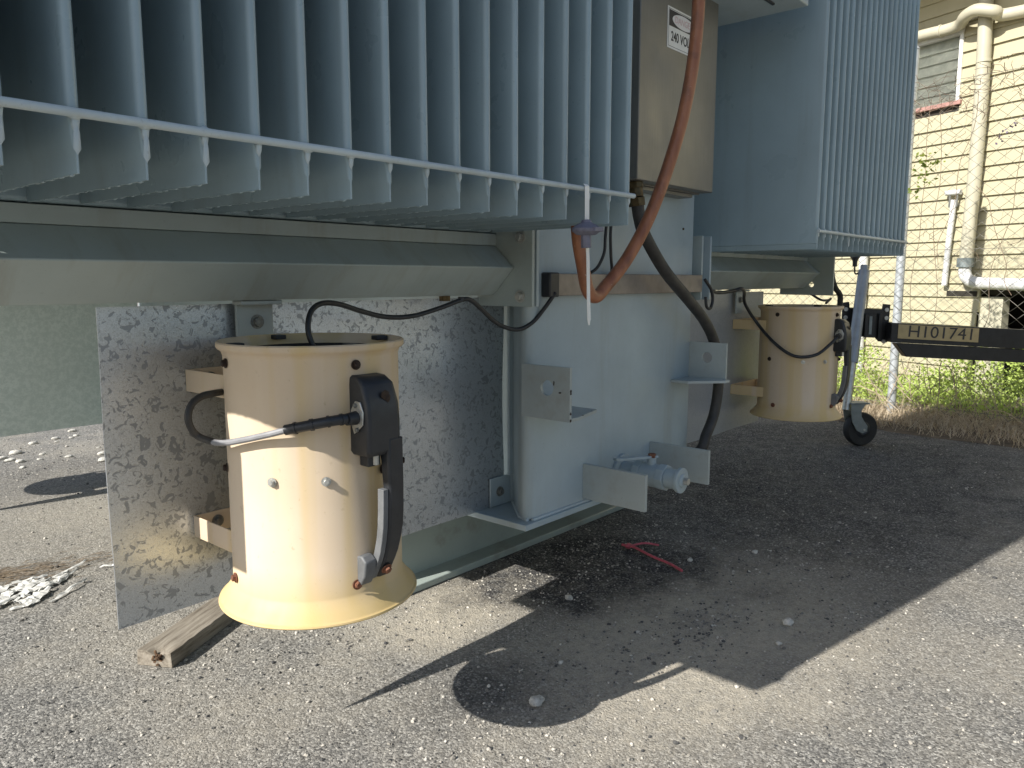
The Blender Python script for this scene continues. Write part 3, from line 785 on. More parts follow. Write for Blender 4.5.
# ------------------------------------------------------------------ STAINLESS BOX + SIGN
bx = empty('control_box', (2.17, 1.26, 1.278), 'brushed stainless control box with a 240 volt warning sign, fixed to the tank', 'electrical box')
BX0, BX1, BY = 1.934, 2.398, 1.210
MB().box(BX0, BX1, BY, 1.252, 1.282, 2.25).build('box_door', M['stainless'], bx, bevel=.003)
MB().box(BX0 + .006, BX1 - .006, 1.2535, 1.3155, 1.278, 2.25).build('box_body', M['stainless'], bx, bevel=.002)
MB().box(BX0 + .10, BX1 - .04, 1.262, 1.312, 1.2665, 1.2775).build('gland_plate', M['stainless'], bx, bevel=.001)
SX, SZ0, SZ1, SW = 2.079, 1.672, 1.787, .185
sgn = MB().box(SX, SX + SW, BY - .0012, BY - .0002, SZ0, SZ1).build('warning_sign', M['white'], bx)
mkb = plain('sign_black_ink', (.03, .03, .032), .5, 0, .1, 20, 0)
mkw = plain('sign_white_ink', (.78, .76, .76), .5, 0, .05, 20, 0)
mkp = plain('sign_faded_red_ink', (.66, .48, .49), .6, 0, .15, 60, 0)
b_ = .0055
ymk = BY - .0016
zs = SZ0 + .062
MB().box(SX + b_ + .003, SX + SW - b_ - .003, ymk, ymk + .0003, zs, SZ1 - b_ - .003).build('sign_black_panel', mkb, sgn)
fr = MB(); lw = .0011
X0_, X1_, Z0_, Z1_ = SX + b_, SX + SW - b_, SZ0 + b_, SZ1 - b_
fr.box(X0_, X1_, ymk, ymk + .0003, Z0_, Z0_ + lw).box(X0_, X1_, ymk, ymk + .0003, Z1_ - lw, Z1_).box(X0_, X0_ + lw, ymk, ymk + .0003, Z0_ + lw, Z1_ - lw).box(X1_ - lw, X1_, ymk, ymk + .0003, Z0_ + lw, Z1_ - lw)
fr.build('sign_border', mkb, sgn)
cxs, czs = SX + SW / 2, (zs + SZ1 - b_) / 2 - .002
MB().prism([(cxs + .066 * cos(a), czs + .0195 * sin(a)) for a in [2 * pi * k / 40 for k in range(40)]], ymk - .0006, ymk - .0001, axis=1).build('sign_oval', mkw, sgn)
def text(txt, size, mat, parent, origin, rx, name, sx=1.0, extr=.0002, align='LEFT', wt=0.):
    cu = bpy.data.curves.new(name, 'FONT'); cu.body = txt; cu.size = size; cu.extrude = extr; cu.align_x = align; cu.align_y = 'CENTER'; cu.offset = wt
    cu.resolution_u = 3; cu.fill_mode = 'BOTH'
    tmp = bpy.data.objects.new(name + '_tmp', cu)
    COL.objects.link(tmp)
    dg = bpy.context.evaluated_depsgraph_get()
    me = bpy.data.meshes.new_from_object(tmp.evaluated_get(dg))
    bpy.data.objects.remove(tmp)
    me.materials.clear(); me.materials.append(mat)
    o = bpy.data.objects.new(name, me); COL.objects.link(o)
    o.parent = parent; o.location = Vector(origin) - world_org(parent); o.rotation_euler = rx; o.scale = (sx, 1, 1)
    return o
text('240 VOLTS', .038, mkb, sgn, (cxs, ymk - .0002, SZ0 + .034), (pi / 2, 0, 0), 'sign_lettering', .80, align='CENTER', wt=.0006)
text('DANGER', .026, mkp, sgn, (cxs, ymk - .0009, czs), (pi / 2, 0, 0), 'sign_faded_word', 1.0, align='CENTER')

# ------------------------------------------------------------------ TIMBER, STONES, LITTER
wdir = Vector((cos(radians(29)), sin(radians(29)), 0)); wper = Vector((sin(radians(29)), -cos(radians(29)), 0))
tw = empty('timber_offcut', (.80, 1.99, 0), 'grey weathered timber offcut with a rotten end, lying under the nearest sheet', 'timber')
tmb = MB(); S0 = Vector((.797, 1.992, .001)); wd, th, ln = .102, .041, .75
N = 30; secs = []
for i in range(N + 1):
    d = ln * i / N; j = .0012
    c = S0 + wdir * d
    lo = [c + Vector((0, 0, 0)), c + wper * wd, c + wper * (wd + rnd.uniform(-j, j)) + Vector((0, 0, th * .5)), c + wper * (wd - .002 + rnd.uniform(-j, j)) + Vector((0, 0, th + rnd.uniform(-j, j))),
          c + wper * (wd * .62) + Vector((0, 0, th + rnd.uniform(-j, j) - (.010 if i == 0 else 0))), c + wper * (wd * .52) + Vector((0, 0, th + rnd.uniform(-j, j) - (.022 if i == 0 else (.008 if i == 1 else 0)))), c + wper * (wd * .3) + Vector((0, 0, th + rnd.uniform(-j, j))), c + wper * .002 + Vector((0, 0, th)), c + Vector((0, 0, th * .5))]
    if i == 0: lo = [p + wdir * (0.010 if 3 < k < 6 else rnd.uniform(-.002, .003)) for k, p in enumerate(lo)]
    secs.append(lo)
plank = tmb.strip(secs).build('plank', M['timber'], tw, bevel=.0012, at=S0)
mb = MB()
for k in range(26):
    p = S0 + wper * (wd * rnd.uniform(.44, .68)) + Vector((0, 0, rnd.uniform(.004, .036))) + wdir * rnd.uniform(-.003, .012)
    mb.blob(p, (rnd.uniform(.003, .007), rnd.uniform(.003, .007), rnd.uniform(.003, .007)), k + .5)
mb.build('rotten_end', M['rot'], tw)

def stone(c, r, label, group=None, seed=1.):
    o = MB().blob((c[0], c[1], r * .38), (r, r * rnd.uniform(.7, .95), r * .62), seed, sub=3).build('stone', M['stone'], None, angle=70, at=(c[0], c[1], 0))
    return tag(o, label, 'stone', group)
stone((1.335, 1.085), .0185, 'large pale stone in the round fan shadow at the front', None, 1.3)
stone((2.153, .800), .0175, 'pale rounded stone in the shade near the shadow edge on the right', None, 2.7)
stone((1.875, 1.392), .0135, 'grey stone just right of the bright light patch', None, 3.1)
stone((2.427, 1.264), .0115, 'small stone right of the red plastic strip', None, 4.9)
stone((2.658, 1.123), .0115, 'small stone in the middle of the shaded ground, furthest right', None, 5.2)
stone((1.53, 1.16), .008, 'small pale pebble at the left of the narrow light slot', None, 6.1)
stone((2.01, .77), .009, 'small grey stone just behind the shadow corner', None, 7.7)
for k in range(34):
    x = rnd.uniform(1.25, 2.35); y = 5.15 + (x - 1.3) * .25 + rnd.gauss(0, .18)
    if k % 4 == 0: y -= .5
    r_ = rnd.uniform(.012, .034)
    o = MB().blob((x, y, r_ * .2), (r_, r_ * rnd.uniform(.6, 1), r_ * .42), k * 1.7, sub=2).build('stone', M['stone'], None, angle=70, at=(x, y, 0))
    tag(o, 'flat pale stone scattered on the sunlit ground under the far sheet', 'stone', 'pale stones beyond the tank')

# gravel chips
mb = MB()
ico = MB().blob((0, 0, 0), (1, 1, 1), 2.2, sub=1)
icos = [MB().blob((0, 0, 0), (1, rnd.uniform(.6, 1), rnd.uniform(.45, .8)), 2.2 + k, sub=1) for k in range(6)]
V, Fc = [], []
FWD = Vector((cos(radians(41)), sin(radians(41)), 0)); RT = Vector((sin(radians(41)), -cos(radians(41)), 0))
cnt = 0
def add_pebble(p, r, q):
    s_ = q.choice(icos); a = q.uniform(0, 2 * pi); ca, sa = cos(a), sin(a); k = len(V)
    for v in s_.v: V.append((p.x + (v.x * ca - v.y * sa) * r, p.y + (v.x * sa + v.y * ca) * r, v.z * r + r * .22))
    for f in s_.f: Fc.append(tuple(i + k for i in f))
q = random.Random(5)
while cnt < 17000:
    d = .95 + 6.2 * q.random() ** 1.7; l = q.uniform(-.72, .72) * d
    p = FWD * d + RT * l
    dens = mnoise.noise(Vector((p.x * 2.3, p.y * 2.3, 3.1))) * .5 + .5 + .3 * mnoise.noise(Vector((p.x * 9, p.y * 9, 1.)))
    if q.random() > max(0, dens) ** 1.6 * 1.7: continue
    r = .0013 + .0036 * q.random() ** 3
    if q.random() < .018: r = q.uniform(.004, .0075)
    add_pebble(p, r, q); cnt += 1
for k in range(260):
    d = .95 + 4.5 * q.random() ** 1.5; l = q.uniform(-.7, .7) * d
    add_pebble(FWD * d + RT * l, q.uniform(.005, .0095) * (.7 + .15 * d), q)
for (cx_, cy_, rx, ry, n_) in ((1.98, .98, .10, .05, 200), (2.15, 1.55, .25, .12, 260), (3.0, 1.2, .5, .3, 300), (1.75, 1.25, .2, .1, 90), (1.2, 1.75, .3, .12, 300), (1.35, 4.9, .5, .5, 900), (1.0, 1.0, .25, .2, 200), (2.7, .95, .25, .15, 160), (2.2, 1.6, .35, .15, 380), (1.06, 1.9, .12, .05, 60), (1.7, 1.0, .1, .06, 50), (2.35, .62, .06, .05, 26), (3.3, 1.7, .4, .15, 130)):
    for k in range(n_):
        add_pebble(Vector((cx_ + q.gauss(0, rx), cy_ + q.gauss(0, ry), 0)), q.uniform(.002, .0058), q)
me = bpy.data.meshes.new('gravel'); me.from_pydata(V, [], Fc); me.materials.append(M['pebble'])
for p in me.polygons: p.use_smooth = False
o = bpy.data.objects.new('gravel', me); COL.objects.link(o); tag(o, 'loose grey and tan gravel chips scattered over the dusty asphalt', 'gravel', None, 'stuff')

# torn white sheet debris at the left
pp = empty('torn_sheet', (.80, 2.75, 0), 'crumpled torn white sheet of litter on the ground at the left edge', 'litter')
def scrap(a, b, w0, w1, seed, h=.02, n=26, m=7):
    q = random.Random(seed); a, b = Vector((*a, 0)), Vector((*b, 0)); T = (b - a).normalized(); Pn = Vector((-T.y, T.x, 0)); L_ = (b - a).length
    vs = []; fs = []
    for i in range(n + 1):
        u = i / n; w = (w0 * (1 - u) + w1 * u) * (1 + .35 * mnoise.noise(Vector((seed, u * 7, 0))))
        for j in range(m + 1):
            v = j / m - .5
            p = a + T * (L_ * u) + Pn * (v * w + .015 * mnoise.noise(Vector((u * 9, seed * 2., v))))
            z = h * (.35 + .9 * abs(mnoise.noise(Vector((u * 11 + seed, v * 6, 1.)))) + .5 * mnoise.noise(Vector((u * 30 + seed, v * 16, 2.))))
            if j in (0, m) : z *= .3
            vs.append((p.x, p.y, max(.002, z)))
    for i in range(n):
        for j in range(m):
            a_ = i * (m + 1) + j; fs.append((a_, a_ + 1, a_ + m + 2, a_ + m + 1))
    mb = MB().add(vs, fs); o = mb.build('scrap', M['paper'], pp, smooth=True, angle=30)
    s_ = o.modifiers.new('thick', 'SOLIDIFY'); s_.thickness = .0012
q2 = random.Random(31)
def torn(c, L_, w, ang, tilt, z):
    d = Vector((cos(ang), sin(ang), 0)); e = Vector((-sin(ang), cos(ang), 0)); n = 7; up = []; lo = []
    for i in range(n + 1):
        u = i / n * 2 - 1; ww = w * (1 - .75 * max(0, u) ** 1.5) * q2.uniform(.55, 1.15)
        zz = z + q2.uniform(0, .007) + tilt * (u * .5 + .5)
        up.append(c + d * (u * L_) + e * ww + Vector((0, 0, zz + q2.uniform(-.001, .003)))); lo.append(c + d * (u * L_) - e * ww * q2.uniform(.7, 1.1) + Vector((0, 0, max(.002, zz - q2.uniform(0, .004)))))
    mid = [(a + b) / 2 + Vector((0, 0, q2.uniform(-.002, .004))) for a, b in zip(up, lo)]
    vs = up + mid + lo; fs = []
    for i in range(n):
        fs += [(i, i + 1, n + 2 + i, n + 1 + i), (n + 1 + i, n + 2 + i, 2 * n + 3 + i, 2 * n + 2 + i)]
    o = MB().add(vs, fs).build('torn_scrap', M['paper'], pp, smooth=False)
    m_ = o.modifiers.new('thick', 'SOLIDIFY'); m_.thickness = .0009
for k in range(46):
    u = q2.random() ** .8; x = .56 + .36 * u; y = 2.72 + .05 * u + q2.gauss(0, .085 * (1.15 - u))
    torn(Vector((x, y, 0)), q2.uniform(.020, .075), q2.uniform(.006, .024) * (1.25 - .6 * u), radians(32) + q2.gauss(0, .35), q2.uniform(0, .004), q2.uniform(.002, .009))
torn(Vector((.93, 2.83, 0)), .07, .008, radians(26), .01, .003); torn(Vector((.86, 2.64, 0)), .09, .007, radians(36), .008, .003); torn(Vector((1.05, 2.765, 0)), .045, .004, radians(-25), .002, .003)
# leaf litter behind it
V, Fc = [], []
for k in range(330):
    x = .68 + abs(q.gauss(0, .20)); y = 2.95 - (x - .75) * .22 + q.gauss(0, .05); a = q.uniform(-.6, .5) + radians(-20); L_ = q.uniform(.008, .045); w = q.uniform(.0006, .0022); z = q.uniform(.002, .010)
    dx, dy = cos(a) * L_, sin(a) * L_; nx, ny = -sin(a) * w, cos(a) * w; b = len(V)
    V += [(x - dx, y - dy, .001), (x + nx, y + ny, z), (x + dx, y + dy, .002 + z * .6), (x - nx, y - ny, z * .8)]; Fc.append((b, b + 1, b + 2, b + 3))
me = bpy.data.meshes.new('leaf_litter'); me.from_pydata(V, [], Fc); me.materials.append(leafmat('leaf_litter_brown', (.09, .07, .05), (.22, .17, .115)))
o = bpy.data.objects.new('leaf_litter', me); COL.objects.link(o); tag(o, 'dry brown leaf and twig litter behind the torn white sheet', 'leaf litter', None, 'stuff')
# red plastic strip
pk = MB().tube(spline([(2.385, 1.525, .012), (2.385, 1.47, .014), (2.36, 1.38, .008), (2.335, 1.30, .010), (2.31, 1.232, .006)], 5), .0048, 8)
pk.tube(spline([(2.39, 1.49, .014), (2.44, 1.46, .018), (2.475, 1.42, .010)], 5), .004, 8)
pk.blob((2.387, 1.497, .013), (.016, .012, .009), 2.2, sub=2)
tag(pk.build('plastic_strip', M['pink'], None, at=(2.38, 1.5, 0)), 'forked faded red plastic strip lying on dark asphalt before the drain valve', 'litter')

# ------------------------------------------------------------------ JOCKEY WHEEL AND DRAWBAR
jw = empty('jockey_wheel', (4.86, 1.43, 0), 'upright grey jockey wheel stand with black tyre at the right of the far fan', 'jockey wheel')
tl = Vector((0.755, .656, 0)); 
JT, JB = Vector((5.003, 1.504, 1.085)), Vector((4.795, 1.495, .25))
d_ = (JT - JB).normalized()
MB().cyl(JB + d_ * .26, JT - d_ * .03, .032, 24).build('outer_tube', M['greytube'], jw, bevel=.002)
MB().cyl(JT - d_ * .03, JT, .022, 20).build('tube_cap', M['greytube'], jw, bevel=.002)
MB().cyl(JB - d_ * .03, JB + d_ * .27, .0245, 20).build('inner_tube', M['zinc'], jw)
hx = JT - d_ * .02
MB().tube(spline([hx, hx - RT * .04 + Vector((0, 0, -.03)), hx - RT * .055 + Vector((0, 0, -.025)), hx - RT * .058 + Vector((0, 0, .012))], 5), .005, 8).build('crank_arm', M['blackmetal'], jw)
kp = hx - RT * .058 + Vector((0, 0, .012))
MB().lathe([(0, 0), (.013, 0), (.014, .03), (.020, .05), (.030, .055), (.027, .062), (0, .064)], (0, 0), 20).build('x', M['black'], None)
ob = bpy.data.objects['x']; ob.name = 'crank_knob'; ob.data.name = 'crank_knob'; ob.parent = jw; ob.location = kp - world_org(jw)
# wheel: axis roughly along the camera-left/right tilt
wc = Vector((4.866, 1.432, .103)); ax = Vector((.62, .78, 0)).normalized(); fwdw = Vector((ax.y, -ax.x, 0))
def wheel_part(prof, n=40):
    mb = MB(); vs = []; m = len(prof)
    for i in range(n):
        a = 2 * pi * i / n; e = fwdw * cos(a) + Vector((0, 0, 1)) * sin(a)
        for r, w in prof: vs.append(wc + e * r + ax * w)
    fs = []
    for i in range(n):
        for k in range(m):
            fs.append((i * m + k, i * m + (k + 1) % m, ((i + 1) % n) * m + (k + 1) % m, ((i + 1) % n) * m + k))
    return mb.add(vs, fs)
whl = wheel_part([(.030, -.030), (.070, -.028), (.094, -.030), (.100, -.022), (.103, 0), (.100, .022), (.094, .030), (.070, .028), (.030, .030)]).build('tyre', M['rubber'], jw, angle=40)
wheel_part([(.004, -.024), (.030, -.034), (.060, -.026), (.066, -.020), (.066, .020), (.060, .026), (.030, .034), (.004, .024)]).build('wheel_hub', M['black'], whl)
fk = MB()
for s_ in (-1, 1):
    c0 = JB - d_ * .01 + ax * .040 * s_
    pl = [(-.072, .268), (.028, .268), (-.005, .22), (-.002, .185), (.018, .155), (.042, .125), (.040, .092), (.010, .082), (-.030, .10), (-.060, .15), (-.074, .21)]
    a0 = wc + ax * (.036 * s_)
    vs = []
    for t_ in (0, .005 * s_):
        for u, z in pl: vs.append(Vector((a0.x, a0.y, 0)) + fwdw * (u - .02) + ax * t_ + Vector((0, 0, z)))
    n_ = len(pl); fs = [tuple(range(n_)), tuple(range(n_, 2 * n_))] + [(i, (i + 1) % n_, n_ + (i + 1) % n_, n_ + i) for i in range(n_)]
    fk.add(vs, fs)
fk.obox(Vector((wc.x, wc.y, .262)) - fwdw * .030, fwdw * .060, ax * .041, (0, 0, .004))
fk.build('wheel_fork', M['greybracket'], jw, bevel=.0015)
MB().cyl(wc - ax * .044, wc + ax * .044, .007, 12).build('axle_bolt', M['zinc'], jw)

db = empty('trailer_drawbar', (5.05, 1.33, .45), 'black trailer drawbar with yellow number plate H101741 in front of the fence', 'drawbar')
A0 = Vector((5.065, 1.335, 0)); dr = Vector((.53, -.60, 0)).normalized(); dn = Vector((-dr.y, dr.x, 0)) * -1   # dn points to the camera side
if dn.dot(Vector((1, 1, 0))) > 0: dn = -dn
def DP(s, z, o=0.): 
    sl = -.052 * s
    p = A0 + dr * s + dn * o; return Vector((p.x, p.y, z + sl))
def dbox(s0, s1, z0, z1, o0, o1, ch=0.):
    return [DP(s0, z0, o0), DP(s1, z0, o0), DP(s1, z0, o1), DP(s0 + 0, z0, o1), DP(s0, z1, o0), DP(s1, z1, o0), DP(s1, z1, o1), DP(s0, z1, o1)]
BF = [(0, 3, 2, 1), (4, 5, 6, 7), (0, 1, 5, 4), (3, 7, 6, 2), (0, 4, 7, 3), (1, 2, 6, 5)]
MB().add(dbox(-.02, 2.4, .622, .739, -.05, .02), BF).build('upper_channel', M['blackmetal'], db, bevel=.003)
low = dbox(.015, 2.4, .538, .618, -.045, .015); low[0] = DP(.085, .538, -.045); low[3] = DP(.085, .538, .015)
MB().add(low, BF).build('lower_channel', M['blackmetal'], db, bevel=.003)
npl = MB().add(dbox(.020, .512, .648, .733, .0205, .0225), BF).build('number_plate', plain('faded_yellow_plate', (.42, .33, .17), .5, 0, .12, 20, .1), db)
tx = text('H101741', .100, mkb, npl, DP(.285, .691, .0235), (pi / 2, 0, 0), 'plate_lettering', 1.12, .0003, 'CENTER')
tz = math.atan2(dr.y, dr.x)
tx.rotation_mode = 'XYZ'
xax = Vector((dr.x, dr.y, -.052)).normalized(); zax = dn.copy(); yax = zax.cross(xax)
tx.rotation_euler = Matrix((xax, yax, zax)).transposed().to_euler()
# coupling bracket
cb = MB()
BRK = [(-.285, .69), (-.285, .825), (-.245, .832), (-.24, .795), (-.04, .795), (-.035, .83), (.010, .828), (.005, .595), (-.05, .598), (-.075, .622), (-.19, .622), (-.22, .66)]
vs = [DP(s, z + .02 + .135 * s * 0, o) for o in (-.080, -.070) for s, z in BRK]; n_ = len(BRK)
cb.add(vs, [tuple(range(n_)), tuple(range(2 * n_ - 1, n_ - 1, -1))] + [(i, (i + 1) % n_, n_ + (i + 1) % n_, n_ + i) for i in range(n_)])
cbo = cb.build('coupling_bracket', M['blackmetal'], db, bevel=.002)
for (s0, s1, z0, z1) in ((-.150, -.085, .64, .785), (-.215, -.175, .655, .79), (-.065, -.045, .63, .79)):
    MB().add(dbox(s0, s1, z0, z1, -.0695, -.052), BF).build('clamp_block', M['blackmetal'], cbo, bevel=.003)
MB().add(dbox(-.125, -.108, .66, .77, -.0515, -.047), BF).build('clamp_slot', M['greybracket'], cbo)
for s, z in ((-.266, .795), (-.266, .745), (-.014, .805), (-.014, .755), (-.020, .610)):
    MB().cyl(DP(s, z + .01, -.0695), DP(s, z + .01, -.062), .0125, 14).build('bolt', M['zinc'], cbo)

# ------------------------------------------------------------------ HOUSE
WA = Vector((7.443, 1.456, 0)); wu = Vector((cos(radians(68.3)), sin(radians(68.3)), 0)); wn_ = Vector((-wu.y, wu.x, 0))
def W(s, z, o=0.): return WA + wu * s + wn_ * o + Vector((0, 0, z))
def wbox(mb, s0, s1, z0, z1, o0, o1):
    return mb.add([W(s0, z0, o0), W(s1, z0, o0), W(s1, z0, o1), W(s0, z0, o1), W(s0, z1, o0), W(s1, z1, o0), W(s1, z1, o1), W(s0, z1, o1)], BF)
house = empty('house', tuple(W(0, 0)), 'cream weatherboard house wall with pipes and a louvred window behind the wire fence', 'house')
EXP = .1175
z = .03; k = 0
while z < 3.75:
    segs = []
    lo = -.36 if z < .90 else -5.0
    # window opening s .13..1.15, z 2.46..3.05
    if z + EXP > 2.47 and z < 3.03: segs = [(lo, .118), (1.15, 7.)]
    elif z < .90 and z + EXP > .80: segs = [(-.18 + .0, 7.)] if z < .86 else [(lo, 7.)]
    elif z < .90: segs = [(-.16, 7.)]
    else: segs = [(lo, 7.)]
    for s0, s1 in segs:
        mb = MB(); jz = rnd.uniform(-.002, .002)
        pr = [(0.0, z + jz), (.027 + rnd.uniform(-.002, .002), z + jz), (.006, z + EXP + .012 + jz), (0.0, z + EXP + .012 + jz)]
        # split into long boards with butt joints
        cuts = [s0]; 
        while cuts[-1] < s1 - 3.2: cuts.append(cuts[-1] + rnd.uniform(2.2, 3.1))
        cuts.append(s1)
        for a, b in zip(cuts[:-1], cuts[1:]):
            m2 = MB(); vs = [W(a + .0008, zz, o) for o, zz in pr] + [W(b - .0008, zz, o) for o, zz in pr]
            m2.add(vs, [(0, 1, 2, 3), (7, 6, 5, 4), (0, 4, 5, 1), (1, 5, 6, 2), (2, 6, 7, 3), (3, 7, 4, 0)]).build('weatherboard', M['board'], house, smooth=False)
    z += EXP; k += 1
wbox(MB(), -5, 7, .9, 3.7, -.12, -.002).build('wall_core', M['dark'], house) if False else None
wbox(MB(), -5, 7, 0, .9, -2.5, -2.4).build('subfloor_back', M['dark'], house)
wbox(MB(), -5, 7, .88, .92, -2.5, -.002).build('subfloor_beam', M['dark'], house)
wbox(MB(), -5, .118, .92, 3.75, -.06, -.002).build('wall_lining', M['dark'], house)
wbox(MB(), .118, 7, 3.05, 3.75, -.06, -.002).build('wall_lining', M['dark'], house)
wbox(MB(), .118, 7, .02, 2.46, -.06, -.002).build('wall_lining', M['dark'], house)
wbox(MB(), 1.16, 7, 2.461, 3.049, -.06, -.002).build('wall_lining', M['dark'], house)
wbox(MB(), -.36, -.17, 0, .86, -.10, .0).build('house_stump', M['pipe_cream'], house, bevel=.005)
wbox(MB(), -.16, .10, .86, .905, .0225, .03).build('vent_gap', M['dark'], house)
wbox(MB(), -5, 7, 3.50, 3.53, .0225, .62).build('eave', M['eave'], house)
wbox(MB(), -5, 7, 3.531, 3.68, .60, .625).build('fascia', M['eave'], house)
# window
wf = MB()
wbox(wf, .118, 1.15, 3.0, 3.05, -.02, .035); wbox(wf, .118, .150, 2.475, 3.0, -.02, .03); wbox(wf, 1.118, 1.15, 2.475, 3.0, -.02, .03)
win = wf.build('window', M['frame_white'], house, bevel=.002)
wbox(MB(), .10, 1.17, 2.442, 2.474, -.02, .040).build('window_sill', M['pinksill'], win)
wbox(MB(), .1505, 1.1175, 2.475, 2.9995, -.004, -.001).build('glass_pane', M['glass'], win)
for k in range(6):
    z0 = 2.478 + k * .087
    m2 = MB(); m2.add([W(.1505, z0, -.02), W(1.1175, z0, -.02), W(1.1175, z0 + .092, -.035), W(.1505, z0 + .092, -.035), W(.1505, z0 - .003, -.022), W(1.1175, z0 - .003, -.022), W(1.1175, z0 + .089, -.037), W(.1505, z0 + .089, -.037)], BF)
    m2.build('blind_slat', M['louvre'], win)
wbox(MB(), .1185, 1.1495, 2.461, 3.049, -.058, -.050).build('room_back', M['dark'], house)
# pipes on the wall
def wp(pts, r, n=18, k=6): return MB().tube(spline([W(s, z_, o) for s, z_, o in pts], k), r, n)
dpo = wp([(-.070, 3.49, .085), (-.095, 2.9, .085), (-.105, 2.4, .085), (-.10, 1.8, .085), (-.085, 1.15, .085)], .052).build('downpipe', M['pipe_cream'], house)
MB().cyl(W(-.104, 2.71, .085), W(-.104, 2.73, .085), .057, 20).build('pipe_joint', M['pipe_cream'], dpo)
MB().cyl(W(-.080, 1.10, .085), W(-.080, 1.175, .085), .064, 20).build('pipe_collar', M['greybracket'], dpo)
wp([(-.080, 1.10, .085), (-.083, 1.05, .085), (-.11, 1.005, .085), (-.18, .975, .085), (-.40, .965, .085), (-1.2, .945, .085), (-3.0, .90, .085)], .048).build('drain_elbow', M['pipe_white'], house)
wp([(1.8, 3.10, .07), (.55, 3.072, .07), (.25, 3.055, .07), (.12, 3.06, .09), (.02, 3.085, .17), (-.09, 3.095, .20), (-.20, 3.06, .16), (-.30, 3.03, .07), (-1.2, 3.00, .07), (-4.5, 2.94, .07)], .047).build('cross_pipe', M['pipe_cream'], house)
MB().cyl(W(.30, 3.058, .07), W(.28, 3.057, .07), .053, 18).build('pipe_joint', M['pipe_cream'], house)
MB().cyl(W(-.52, 3.023, .07), W(-.54, 3.022, .07), .053, 18).build('pipe_joint', M['pipe_cream'], house)
tp = MB()
tp.tube([W(.075, 1.66, .06), W(.095, 1.30, .06), W(.105, .95, .06)], .024, 14)
tpo = tp.build('vent_pipe', M['pipe_white'], house)
MB().tube([W(.15, 1.72, .06), W(.02, 1.72, .06)], .022, 12).build('tee_cap', M['pipe_white'], tpo)
MB().tube([W(.11, 1.72, .06), W(.115, 1.60, .06)], .008, 8).tube([W(.045, 1.72, .06), W(.05, 1.60, .06)], .008, 8).build('tee_strap', M['oldbolt'], tpo)
wp([(.92, 3.3, .07), (.93, 2.0, .07), (.91, 1.0, .07), (.90, .03, .07)], .040).build('far_downpipe', M['pipe_white'], house)

# ------------------------------------------------------------------ FENCE
F0 = Vector((6.0, 1.56, 0)); fu = Vector((cos(radians(80)), sin(radians(80)), 0)); fn = Vector((-fu.y, fu.x, 0))
def FP(s, z, o=0.): return F0 + fu * s + fn * o + Vector((0, 0, z))
fen = empty('wire_fence', tuple(F0), 'tall chain link fence with grey posts in front of the cream house', 'fence')
for s in (-6.0, -3.0, 0.0, 3.0, 6.0):
    p = MB().cyl(FP(s, 0), FP(s, 2.56), .030, 18).build('fence_post', M['post'], fen, bevel=.003)
    MB().cyl(FP(s, 2.5605), FP(s, 2.58), .034, 16, .020).build('post_cap', M['post'], p)
for z in (.12, 1.2, 2.30):
    MB().tube([FP(-6, z, .034), FP(6, z, .034)], .0018, 5).build('line_wire', M['wire'], fen)
CW, CHh = .098, .083
mb = MB(); 
z0, z1 = .08, 2.30; s0, s1 = -4.0, 4.6
q = random.Random(9)
n_s = int((s1 - s0) / CW * 2); n_z = int((z1 - z0) / (CHh / 2))
for i in range(n_s + 1):
    path = []
    for j in range(n_z + 1):
        up_ = (j + i) % 2
        s = s0 + (i + up_) * CW / 2 + .006 * mnoise.noise(Vector(((i + up_) * 1.3, j * .7, 2)))
        z_ = z0 + j * CHh / 2 + .02 * mnoise.noise(Vector((s * 1.1, j * .06, 5)))
        path.append(FP(s, z_, .040 + .002 * (1 if up_ else -1) + .03 * mnoise.noise(Vector((s * .8, j * .06, 0)))))
    mb.tube(path, .0023, 3, False)
mesh_o = mb.build('wire_mesh', M['wire'], fen, smooth=False); mesh_o['kind'] = 'stuff'

# dry vines on the fence
V, Fc = [], []
vm = MB()
for k in range(150):
    s = -1.1 + q.random() * 1.5; z = 2.22 + q.gauss(0, .07) if q.random() < .7 else q.uniform(1.2, 2.3)
    pts = [FP(s, z, .05)]; a = q.uniform(-pi, pi)
    for j in range(5):
        a += q.gauss(0, .7); st = q.uniform(.02, .05)
        s += cos(a) * st; z += sin(a) * st * .8; z = min(z, 2.38); pts.append(FP(s, z, .05 + q.uniform(-.02, .04)))
    vm.tube(pts, q.uniform(.0010, .0022), 4, False)
for (sa, za, sb, zb_) in ((-.10, .3, -.16, 2.2), (-.30, .2, -.22, 2.1), (-.55, .6, -.75, 1.9), (-.28, 1.1, -.45, 2.2), (-.75, .9, -.5, 1.6)):
    pts = []
    for j in range(9):
        u = j / 8; pts.append(FP(sa + (sb - sa) * u + .06 * mnoise.noise(Vector((sa * 9, u * 4, 1))), za + (zb_ - za) * u, .055))
    vm.tube(spline(pts, 3), .002, 5, False)
vine = vm.build('dry_vine', M['twig'], None, smooth=False, at=FP(-.3, 0)); tag(vine, 'leafless brown vine tangled along the top of the wire fence', 'vine')
vine['kind'] = 'stuff'
